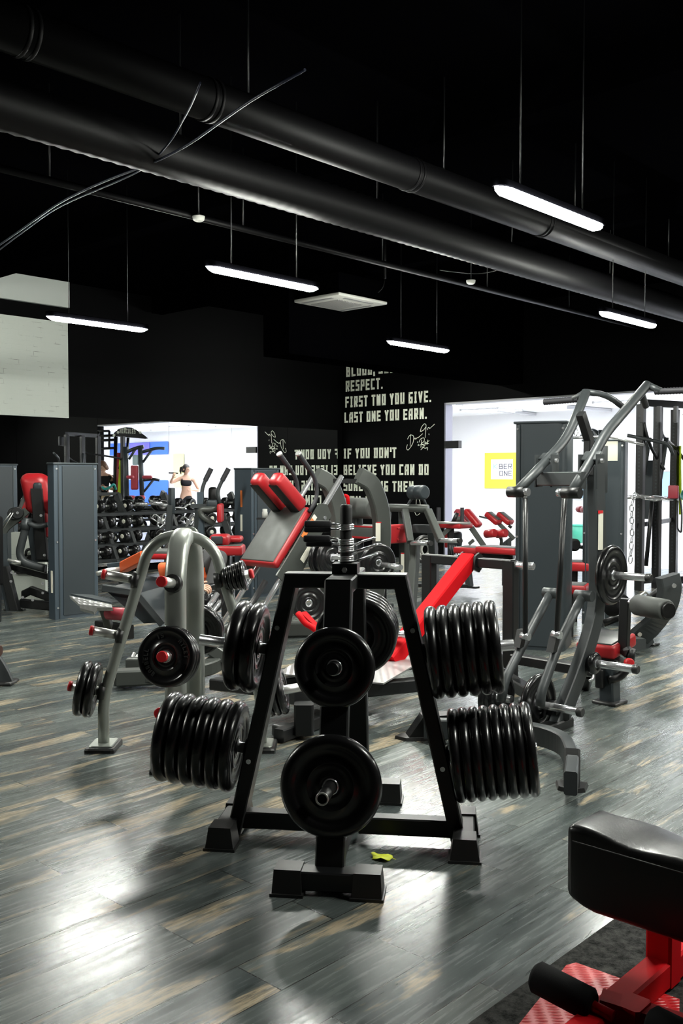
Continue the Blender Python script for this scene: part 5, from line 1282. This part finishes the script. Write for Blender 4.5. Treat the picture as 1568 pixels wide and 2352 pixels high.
T(root, 'hand_bar', [A(222, 1318, Yp + .3), A(248, 1310, Yp + .3), A(285, 1306, Yp + .4)], .022, 'alu', .1)
BM(root, 'side_frame', [A(250, 1300, Yp + .6), A(330, 1290, Yp + .5)], .05, .06, 'slate', UP)
T(root, 'front_arch', [A(505, 1450, 7.7), A(530, 1440, 7.7), A(545, 1395, 7.9)], .03, 'gunmetal', .1)
T(root, 'hook_rod', [A(308, 1500, 7.6), A(296, 1530, 7.5), A(318, 1505, 7.5)], .014, 'alu', .03); RB(root, 'hook_box', A(308, 1528, 7.4), (.12, .1, .12), 'gunmetal', r=.015)
CY(root, 'plate_peg', A(430, 1420, 7.9), A(480, 1440, 7.6), .026, 'chrome')
plate(A(444, 1405, 7.9), V((.8, -.6, .1)), .19, .05, 'black plate on the dark leg press, right beside the silver post')
plate(A(487, 1374, 8.1), V((.8, -.6, .1)), .13, .05, 'small black plate below the hand of the exercising person')
for i in range(4): plate(A(440 + i * 5, 1285 + i * 3, 8.6 - .03 * i), V((.85, -.5, .1)), .13, .035, 'small black plate, %s of four in the gap under the silver arch' % ['leftmost', 'second', 'third', 'rightmost'][i])
# ================================================================ PEOPLE
def skinned(name, verts, edges, radii, mt, parent, levels=2, root_i=0):
    me = bpy.data.meshes.new(name); me.from_pydata([tuple(v) for v in verts], edges, []); me.update()
    ob = bpy.data.objects.new(name, me); COL.objects.link(ob)
    md = ob.modifiers.new('skin', 'SKIN'); md.use_smooth_shade = True
    sv = me.skin_vertices[0].data
    for i, r in enumerate(radii):
        rr = r if isinstance(r, tuple) else (r, r); sv[i].radius = rr
    sv[root_i].use_root = True
    sb = ob.modifiers.new('sub', 'SUBSURF'); sb.levels = levels; sb.render_levels = levels
    dg = bpy.context.evaluated_depsgraph_get(); me2 = bpy.data.meshes.new_from_object(ob.evaluated_get(dg))
    ob.modifiers.clear(); ob.data = me2; me2.materials.clear(); me2.materials.append(mt)
    for p in me2.polygons: p.use_smooth = True
    if parent is not None: ob.parent = parent
    return ob
class Sk:
    def __init__(s): s.v = []; s.e = []; s.r = []
    def p(s, co, r, prev=None):
        s.v.append(V(co)); s.r.append(r); i = len(s.v) - 1
        if prev is not None: s.e.append((prev, i))
        return i
    def chain(s, prev, pts):
        for co, r in pts: prev = s.p(co, r, prev)
        return prev
def hand(sk, wrist, d, up_, k, curl=.5):
    """palm and five fingers growing from vertex wrist along d"""
    w = sk.v[wrist]; d = V(d).normalized(); n = V(up_); n = (n - d * n.dot(d)).normalized(); s = d.cross(n)
    palm = sk.p(w + d * .045 * k, (.030 * k, .016 * k), wrist); kn = sk.p(w + d * .085 * k, (.034 * k, .014 * k), palm)
    for j, L in enumerate((.068, .078, .072, .056)):
        o = w + d * .09 * k + s * (j - 1.5) * .019 * k
        a = o + (d * math.cos(curl * .7) - n * math.sin(curl * .7)) * L * .5 * k; b = a + (d * math.cos(curl * 1.7) - n * math.sin(curl * 1.7)) * L * .5 * k
        sk.chain(kn, [(o, .0088 * k), (a, .0085 * k), (b, .007 * k)])
    t0 = w + d * .03 * k - s * .03 * k
    sk.chain(palm, [(t0, .011 * k), (t0 + (d * .6 - s * .6) * .04 * k, .010 * k), (t0 + (d * .95 - s * .5) * .07 * k, .008 * k)])
def head(root, c, face, k, hairmat, style, up_=UP):
    """c: centre of the head; face: direction looked at"""
    face = V(face).normalized(); up_ = (V(up_) - face * V(up_).dot(face)).normalized(); s = face.cross(up_)
    m = MB(); n = 18; rs = []
    for i in range(n + 1):
        th = math.pi * i / n; z = -math.cos(th); rr = math.sin(th); ring = []
        for q in range(28):
            a = 2 * math.pi * q / 28; x, y = math.cos(a) * rr, math.sin(a) * rr
            wx = .074 * (1 - .22 * max(0, -z) ** 1.3); fy = .095 * (1 - .12 * max(0, -z)) * y
            zz = z * .118
            if y > 0:                                    # the face side: brow, nose, lips, chin, eye sockets
                fy += .006 * math.exp(-((zz - .022) / .012) ** 2) * (1 - abs(x)) 
                fy += .024 * math.exp(-((zz + .018) / .02) ** 2) * math.exp(-(x * wx / .012) ** 2)
                fy += .007 * math.exp(-((zz + .052) / .010) ** 2) * math.exp(-(x * wx / .024) ** 2)
                fy += .010 * math.exp(-((zz + .092) / .018) ** 2) * math.exp(-(x * wx / .026) ** 2)
                fy -= .008 * math.exp(-((zz - .004) / .012) ** 2) * math.exp(-((abs(x * wx) - .032) / .014) ** 2)
            ring.append(c + (s * (x * wx) + face * fy + up_ * zz) * k)
        rs.append(ring)
    m.rings(rs, True, True); h = m.build('head', M['skin'], root)
    for sd in (-1, 1):
        e = MB().ball(c + (s * sd * .032 + face * .079 + up_ * .004) * k, .0105 * k, 6).build('eye', M['eyes'], h)
        ear = MB().ball(c + (s * sd * .076 - face * .005 - up_ * .008) * k, .03 * k, 8, (.4, .7, 1)).build('ear', M['skin'], h)
    MB().rbox(c + (face * .090 - up_ * .052) * k, (.045 * k, .012 * k, .009 * k), s, face, up_, r=.003).build('mouth', M['lips'], h)
    hm = MB(); rs = []
    for i in range(13):
        th = math.pi * (.42 + .58 * i / 12); z = -math.cos(th); rr = math.sin(th); ring = []
        for q in range(28):
            a = 2 * math.pi * q / 28; x, y = math.cos(a) * rr, math.sin(a) * rr
            low = z; 
            zz = z * .132
            if i < 5 and y < .35: zz -= (.07 if style == 'short' else .05) * (5 - i) / 5
            if i < 6 and y > .35: zz = max(zz, .05)
            ring.append(c + (s * (x * .086) + face * (y * .104 - .008) + up_ * (zz + .004)) * k)
        rs.append(ring)
    hm.rings(rs, True, True); hr_ = hm.build('hair', hairmat, root)
    if style == 'tail':
        MB().tube(fillet([c - face * .1 * k + up_ * .05 * k, c - face * .16 * k + up_ * .02 * k, c - face * .15 * k - up_ * .12 * k], .05, 4), [.03 * k] * 4 + [.024 * k] * 4, 12).build('ponytail', hairmat, hr_) if False else \
        MB().tube([c - face * .09 * k + up_ * .06 * k, c - face * .15 * k + up_ * .03 * k, c - face * .16 * k - up_ * .05 * k, c - face * .14 * k - up_ * .13 * k], [.02 * k, .032 * k, .028 * k, .008 * k], 12).build('ponytail', hairmat, hr_)
M['eyes'] = mat('dark_eye', (.02, .015, .012), .15); M['lips'] = mat('lips', (.45, .16, .14), .45); M['hairbrown'] = mat('brown_hair', (.16, .07, .03), .55, bump=.4, bs=150)
M['orangecloth'] = mat('orange_cloth', (.75, .13, .03), .8); M['khaki'] = mat('khaki_cloth', (.42, .33, .2), .85)
def standing(name_label, feet, facing, k, arms, top_mt, bottom_mt, hairmat, style, look=None, midriff=False, shorts=False, long_top=False):
    """k scales a 1.70 m figure; facing: chest direction; arms: list of (side, elbow, wrist) offsets in body axes (right, forward, up) from the shoulder"""
    f = V(facing).normalized(); s = f.cross(UP); root = thing('person', name_label, 'person', feet)
    P = lambda x, y, z: feet + (s * x + f * y + UP * z) * k
    sk = Sk()
    pel = sk.p(P(0, 0, .95), (.135 * k, .095 * k)); w = sk.p(P(0, .01, 1.08), (.112 * k, .085 * k), pel); ch = sk.p(P(0, .02, 1.26), (.135 * k, .10 * k), w); nb = sk.p(P(0, 0, 1.40), (.09 * k, .07 * k), ch)
    sk.chain(nb, [(P(0, 0, 1.46), .052 * k), (P(0, .015, 1.53), .05 * k)])
    sh = {}
    for sd in (-1, 1):
        h = sk.chain(pel, [(P(.09 * sd, 0, .88), .092 * k), (P(.10 * sd, .01, .68), .077 * k), (P(.105 * sd, .02, .48), .056 * k), (P(.11 * sd, -.005, .30), .056 * k), (P(.115 * sd, -.015, .09), .038 * k), (P(.12 * sd, .06, .04), .036 * k), (P(.13 * sd, .16, .025), .026 * k)])
        sh[sd] = sk.p(P(.17 * sd, 0, 1.37), .054 * k, nb)
    arms_pts = {}
    for sd, el, wr in arms:
        S = P(.185 * sd, 0, 1.35); E = S + (s * el[0] + f * el[1] + UP * el[2]) * k; W = E + (s * wr[0] + f * wr[1] + UP * wr[2]) * k
        a = sk.chain(sh[sd], [(S * .5 + E * .5, .043 * k), (E, .036 * k), (E * .6 + W * .4, .037 * k), (W, .024 * k)])
        hand(sk, a, (W - E), f * .7 + UP * .5, k, .7); arms_pts[sd] = (S, E, W)
    skinned('body', [v - feet for v in sk.v], sk.e, sk.r, M['skin'], root, 2)
    head(root, P(0, .02, 1.60), look or f, k, hairmat, style)
    # clothing shells
    c = Sk(); a = c.p(P(0, .01, 1.08 if midriff else .92), (.12 * k, .10 * k)) if not midriff else c.p(P(0, .015, 1.17), (.131 * k, .104 * k))
    b = c.p(P(0, .02, 1.25), (.15 * k, .117 * k), a); d_ = c.p(P(0, .0, 1.38), (.105 * k, .085 * k), b)
    if not midriff:
        for sd in (-1, 1):
            S, E, W = arms_pts.get(sd, (P(.185 * sd, 0, 1.35), P(.2 * sd, 0, 1.1), None))
            c.chain(d_, [(P(.17 * sd, 0, 1.37), .082 * k), (S * .3 + E * .7, .066 * k)])
    else:
        for sd in (-1, 1): c.chain(d_, [(P(.10 * sd, .0, 1.42), .045 * k)])
    skinned('top', [v - feet for v in c.v], c.e, c.r, M[top_mt], root, 2)
    c = Sk(); a = c.p(P(0, 0, 1.0), (.145 * k, .107 * k)); b = c.p(P(0, 0, .92), (.15 * k, .112 * k), a)
    for sd in (-1, 1):
        if shorts: c.chain(b, [(P(.095 * sd, 0, .80), .105 * k), (P(.105 * sd, .01, .52), .095 * k)])
        else: c.chain(b, [(P(.092 * sd, 0, .86), .1 * k), (P(.10 * sd, .01, .68), .084 * k), (P(.105 * sd, .02, .48), .063 * k), (P(.11 * sd, -.005, .30), .062 * k), (P(.115 * sd, -.015, .10), .044 * k)])
    skinned('shorts' if shorts else 'leggings', [v - feet for v in c.v], c.e, c.r, M[bottom_mt], root, 2)
    for sd in (-1, 1): MB().rbox(P(.125 * sd, .06, .045), (.095 * k, .27 * k, .09 * k), s, f, UP, r=.03 * k).build('shoe', M['acwhite'], root)
    return root
# the woman in the hall (seen in the mirror): virtual place, then put where she really stands
def vm(px, py, Y): return A(px, py, Y)
def mdir(v): v = V(v); return v - E2 * (2 * v.dot(E2))
pw = unmirror(A(427, 1100, 26.0)); feet = V((pw.x, pw.y, 0))
fw = mdir(V((.35, -.94, 0)))
sR = fw.cross(UP)
standing('person in black crop top and leggings with a raised arm, in the third mirror', feet, fw, 1.115,
         [(-1, (-.2, .05, -.08), (.03, .10, .12)), (1, (.13, .02, -.27), (-.20, .16, .02))], 'blackcloth', 'blackcloth', M['hair'], 'tail', look=mdir(V((.9, -.4, -.05))), midriff=True)
stk = thing('broom_stick', 'thin dark stick held across the shoulder of the person in the crop top', 'stick', feet + V((0, 0, 1.5)))
wv = unmirror(A(408, 1087, 25.8)); ws = unmirror(A(388, 1086, 25.9)); T(stk, 'rod', [ws, wv], .022, 'black')
pw = unmirror(A(237, 1100, 25.0)); feet = V((pw.x, pw.y, 0))
standing('brown-haired person in black shirt with folded arms, at the edge of the fourth mirror', feet, mdir(V((.25, -.97, 0))), 1.16,
         [(1, (.06, .04, -.27), (-.19, .14, .05)), (-1, (-.06, .04, -.27), (.2, .16, .02))], 'blackcloth', 'khaki', M['hairbrown'], 'short', look=mdir(V((-.5, -.7, -.5))), shorts=True)
# ---- the person on the leg press behind the silver tree (torso, thighs and one hand in view)
ft = FL(440, 1480)
root = thing('person', 'person in grey trousers and orange top lying on the leg press behind the silver tree', 'person', ft)
Pp = lambda px, py, Y: A(px, py, Y)
sk = Sk()
hip = Pp(442, 1362, 8.7); chst = Pp(405, 1320, 9.0); nk = Pp(392, 1302, 9.15); hd_ = Pp(396, 1292, 9.2)
pel = sk.p(hip, (.14, .11)); c1 = sk.p(hip * .5 + chst * .5, (.125, .10), pel); c2 = sk.p(chst, (.15, .105), c1); c3 = sk.p(nk, .06, c2); sk.p(hd_, .05, c3)
for dx, kx, ky in ((0, 508, 1272), (1, 482, 1266)):
    kn = Pp(kx, ky, 8.35 + .25 * dx); an = Pp(470 - 60 * dx, 1395 + 5 * dx, 8.1 + .3 * dx)
    sk.chain(pel, [(hip * .75 + kn * .25, .09), (kn, .06), (kn * .55 + an * .45, .055), (an, .036), (an - V((.10, .02, .04)), .03)])
sh = sk.p(chst + V((.12, -.1, .06)), .055, c2); el = Pp(414, 1362, 8.2); wr = Pp(443, 1351, 7.7)
a = sk.chain(sh, [(chst * .5 + el * .5 + V((.06, -.05, .03)), .045), (el, .038), (el * .5 + wr * .5, .034), (wr, .025)])
hand(sk, a, V((.95, -.2, .12)), V((-.1, -.5, .85)), 1.1, .9)
sh = sk.p(chst + V((-.14, .12, .06)), .055, c2); el2 = chst + V((-.1, .1, -.22)); wr2 = el2 + V((.2, -.05, -.1))
a = sk.chain(sh, [(el2, .038), (wr2, .025)]); hand(sk, a, V((.9, -.2, -.2)), UP, 1.0, .9)
skinned('body', [v - ft for v in sk.v], sk.e, sk.r, M['skin'], root, 2)
head(root, hd_ + V((.03, .02, .07)), V((.75, -.4, .3)), 1.0, M['hair'], 'short', V((-.5, .1, .8)))
c = Sk(); a0 = c.p(hip * .7 + chst * .3, (.15, .12)); a1 = c.p(chst, (.165, .12), a0); a2 = c.p(chst * .6 + nk * .4, (.11, .09), a1)
c.chain(a2, [(chst + V((.12, -.1, .06)), .068), (chst * .55 + Pp(414, 1362, 8.2) * .45 + V((.06, -.05, .03)), .06)]); c.chain(a2, [(chst + V((-.14, .12, .06)), .068), (chst * .5 + el2 * .5 + V((-.06, .06, .02)), .058)])
skinned('top', [v - ft for v in c.v], c.e, c.r, M['orangecloth'], root, 2)
c = Sk(); a0 = c.p(hip + V((0, 0, .03)), (.155, .125))
for dx, kx, ky in ((0, 508, 1272), (1, 482, 1266)):
    kn = Pp(kx, ky, 8.35 + .25 * dx); an = Pp(470 - 60 * dx, 1395 + 5 * dx, 8.1 + .3 * dx)
    c.chain(a0, [(hip * .75 + kn * .25, .105), (hip * .4 + kn * .6, .092), (kn, .075), (kn * .55 + an * .45, .068), (an * .85 + kn * .15, .055)])
skinned('trousers', [v - ft for v in c.v], c.e, c.r, M['greycloth'], root, 2)
MB().lathe([(.027, -.008), (.031, -.006), (.031, .006), (.027, .008)], wr * .93 + el * .07, (wr - el), 20).build('bracelet', M['orangecloth'], root)

# ================================================================ THINGS SEEN ONLY IN THE MIRRORS
U = unmirror
def UT(root, name, pts, r, mt, bend=0): return T(root, name, [U(A(x, y, Y)) for x, y, Y in pts], r, mt, bend)
Yh = 25.0
X_ = (U(A(340, 1000, Yh)) - U(A(260, 1000, Yh))); X_.z = 0; X_.normalize()
b_ = U(A(300, 1200, Yh)); root = thing('cable_machine', 'tall black cable machine with a curved lettered sign plate, seen in the fourth mirror', 'gym machine', V((b_.x, b_.y, 0)))
pts = [(258, 1002), (262, 994), (272, 985), (288, 981), (302, 982), (318, 990), (332, 1000), (340, 1007), (334, 1008), (300, 1005)]
sg_ = MB().prism([U(A(x, y, Yh)) for x, y in pts], (U(A(300, 1000, Yh + .05)) - U(A(300, 1000, Yh)))).build('sign_plate', M['black'], root)
# the lettering must read right in the mirror, so it is reversed on the plate itself
p0, p1 = U(A(275, 995, Yh - .03)), U(A(311, 996, Yh - .03)); tx = (p1 - p0); nrmv = -E1
tm = text_mb('HERCULES', V((0, 0, 0)), V((1, 0, 0)), UP, .12, tx.length, st=.2)
lt = MB(); ux = tx.normalized(); fwd_ = (U(A(290, 995, Yh - .1)) - U(A(290, 995, Yh))).normalized()
lt.add([p0 + ux * v.x + UP * v.z + fwd_ * abs(v.y) for v in tm.v], tm.f); lt.build('lettering', M['text'], sg_)
for x, y in ((271, 993), (287, 984), (322, 993), (262, 1000)): 
    q = U(A(x, y, Yh - .02)); CY(sg_, 'rivet', q, q + fwd_ * .02, .035, 'text', 12)
for x in (266, 281): UT(root, 'post', [(x, 1003, Yh), (x - 4, 1200, Yh)], .05, 'black')
UT(root, 'post', [(294, 1005, Yh), (290, 1080, Yh)], .04, 'black')
for y in (1002, 1012, 1031): UT(root, 'cross_bar', [(222, y, Yh), (266, y - 2, Yh)], .035, 'black')
for x in (226, 251): UT(root, 'frame_bar', [(x, 990, Yh), (x, 1031, Yh)], .03, 'black')
UT(root, 'frame_bar', [(224, 990, Yh), (252, 990, Yh)], .03, 'black')
for dx in (0, 6): UT(root, 'strap', [(272 + dx, 1040, Yh - .1), (270 + dx, 1150, Yh - .1)], .04, 'darkred')
bnd = thing('exercise_band', 'long lime green band hanging from the cable machine in the fourth mirror', 'exercise band', U(A(278, 1053, Yh - .3)))
MB().ribbon([U(A(x, y, Yh - .3)) for x, y in ((279, 1052), (278, 1090), (276, 1120), (275, 1145))], .12, fwd_, .02).build('band', M['limeband'], bnd)
bn2 = thing('exercise_band', 'teal band held by the person with folded arms in the mirror', 'exercise band', U(A(245, 1120, 24.6)))
UT(bn2, 'band', [(234, 1118, 24.6), (240, 1124, 24.6), (252, 1120, 24.6), (262, 1110, 24.7), (266, 1125, 24.7)], .03, 'teal', .2)
root = thing('knee_raise_tower', 'grey knee-raise tower with dark red pads, seen in the fourth mirror', 'gym machine', V((*U(A(310, 1200, 24)).to_tuple()[:2], 0)))
Yt = 23.6
for x0, x1 in ((288, 292), (322, 327)): UT(root, 'post', [(x0, 1026, Yt), (x1, 1160, Yt)], .06, 'slate_dark')
UT(root, 'pull_up_bar', [(286, 1040, Yt), (316, 1028, Yt), (330, 1026, Yt)], .045, 'slate_dark', .2); UT(root, 'pull_up_bar', [(328, 1038, Yt), (360, 1029, Yt), (378, 1030, Yt)], .04, 'slate_dark', .2)
UT(root, 'brace', [(296, 1055, Yt), (312, 1030, Yt)], .03, 'slate_dark'); UT(root, 'brace', [(328, 1062, Yt), (348, 1034, Yt)], .03, 'slate_dark'); UT(root, 'brace', [(330, 1130, Yt), (352, 1102, Yt)], .03, 'slate_dark')
def UB(nm, x0, y0, x1, y1, Y, mt, r=.04):
    a, b = U(A(x0, y0, Y)), U(A(x1, y1, Y)); c = (a + b) / 2; w_ = V((b.x - a.x, b.y - a.y, 0)); RB(root, nm, c, (w_.length, .12, abs(a.z - b.z)), mt, w_.normalized(), UP.cross(w_.normalized()), UP, r=r)
UB('backrest', 300, 1069, 318, 1125, Yt, 'darkred'); UB('arm_pad', 290, 1092, 308, 1100, Yt - .3, 'darkred'); UB('arm_pad', 326, 1092, 350, 1100, Yt - .3, 'darkred')
UT(root, 'handle', [(326, 1104, Yt), (350, 1100, Yt), (366, 1103, Yt)], .035, 'black', .1); UB('foot_roller', 292, 1138, 312, 1148, Yt - .2, 'darkred', .06); UB('foot_roller', 314, 1138, 334, 1148, Yt - .2, 'darkred', .06)
UB('sign_panel', 305, 1045, 320, 1068, Yt + .1, 'hallglass', .01) if 'hallglass' in M else None
# blue and white wall at the far side of the hall
def HWm(px, py): 
    d_ = ray(px, py); o_ = V((0, 0, H)); t_ = 24.24 / d_.dot(E1); return U(o_ + d_ * t_)
def hall_panel(x0, y0, x1, y1, mt, name, label, d=.0):
    a, b = HWm(x0, y0), HWm(x1, y1); c = (a + b) / 2 - E1 * d
    o = MB().box(c, (.02, abs((b - a).dot(E2)), abs(a.z - b.z)), E1, E2).build(name, M[mt], None, c); tag(o, label, 'wall panel')
hall_panel(252, 1019, 386, 1043, 'bluevinyl', 'wall_panel', 'blue band high on the far hall wall, seen in the fourth mirror')
hall_panel(279, 1102, 386, 1172, 'bluevinyl', 'wall_panel', 'blue lower part of the far hall wall, seen in the fourth mirror')
hall_panel(300, 1018, 345, 1044, 'purpleprint', 'wall_sign', 'violet sign on the blue band of the far hall wall', .03) if 'purpleprint' in M else None
hall_panel(398, 1042, 422, 1120, 'paleyellow', 'wall_panel', 'pale yellow strip on the hall wall behind the person in the crop top') if 'paleyellow' in M else None
for o in SC.objects:
    if '_w' in o: del o['_w']
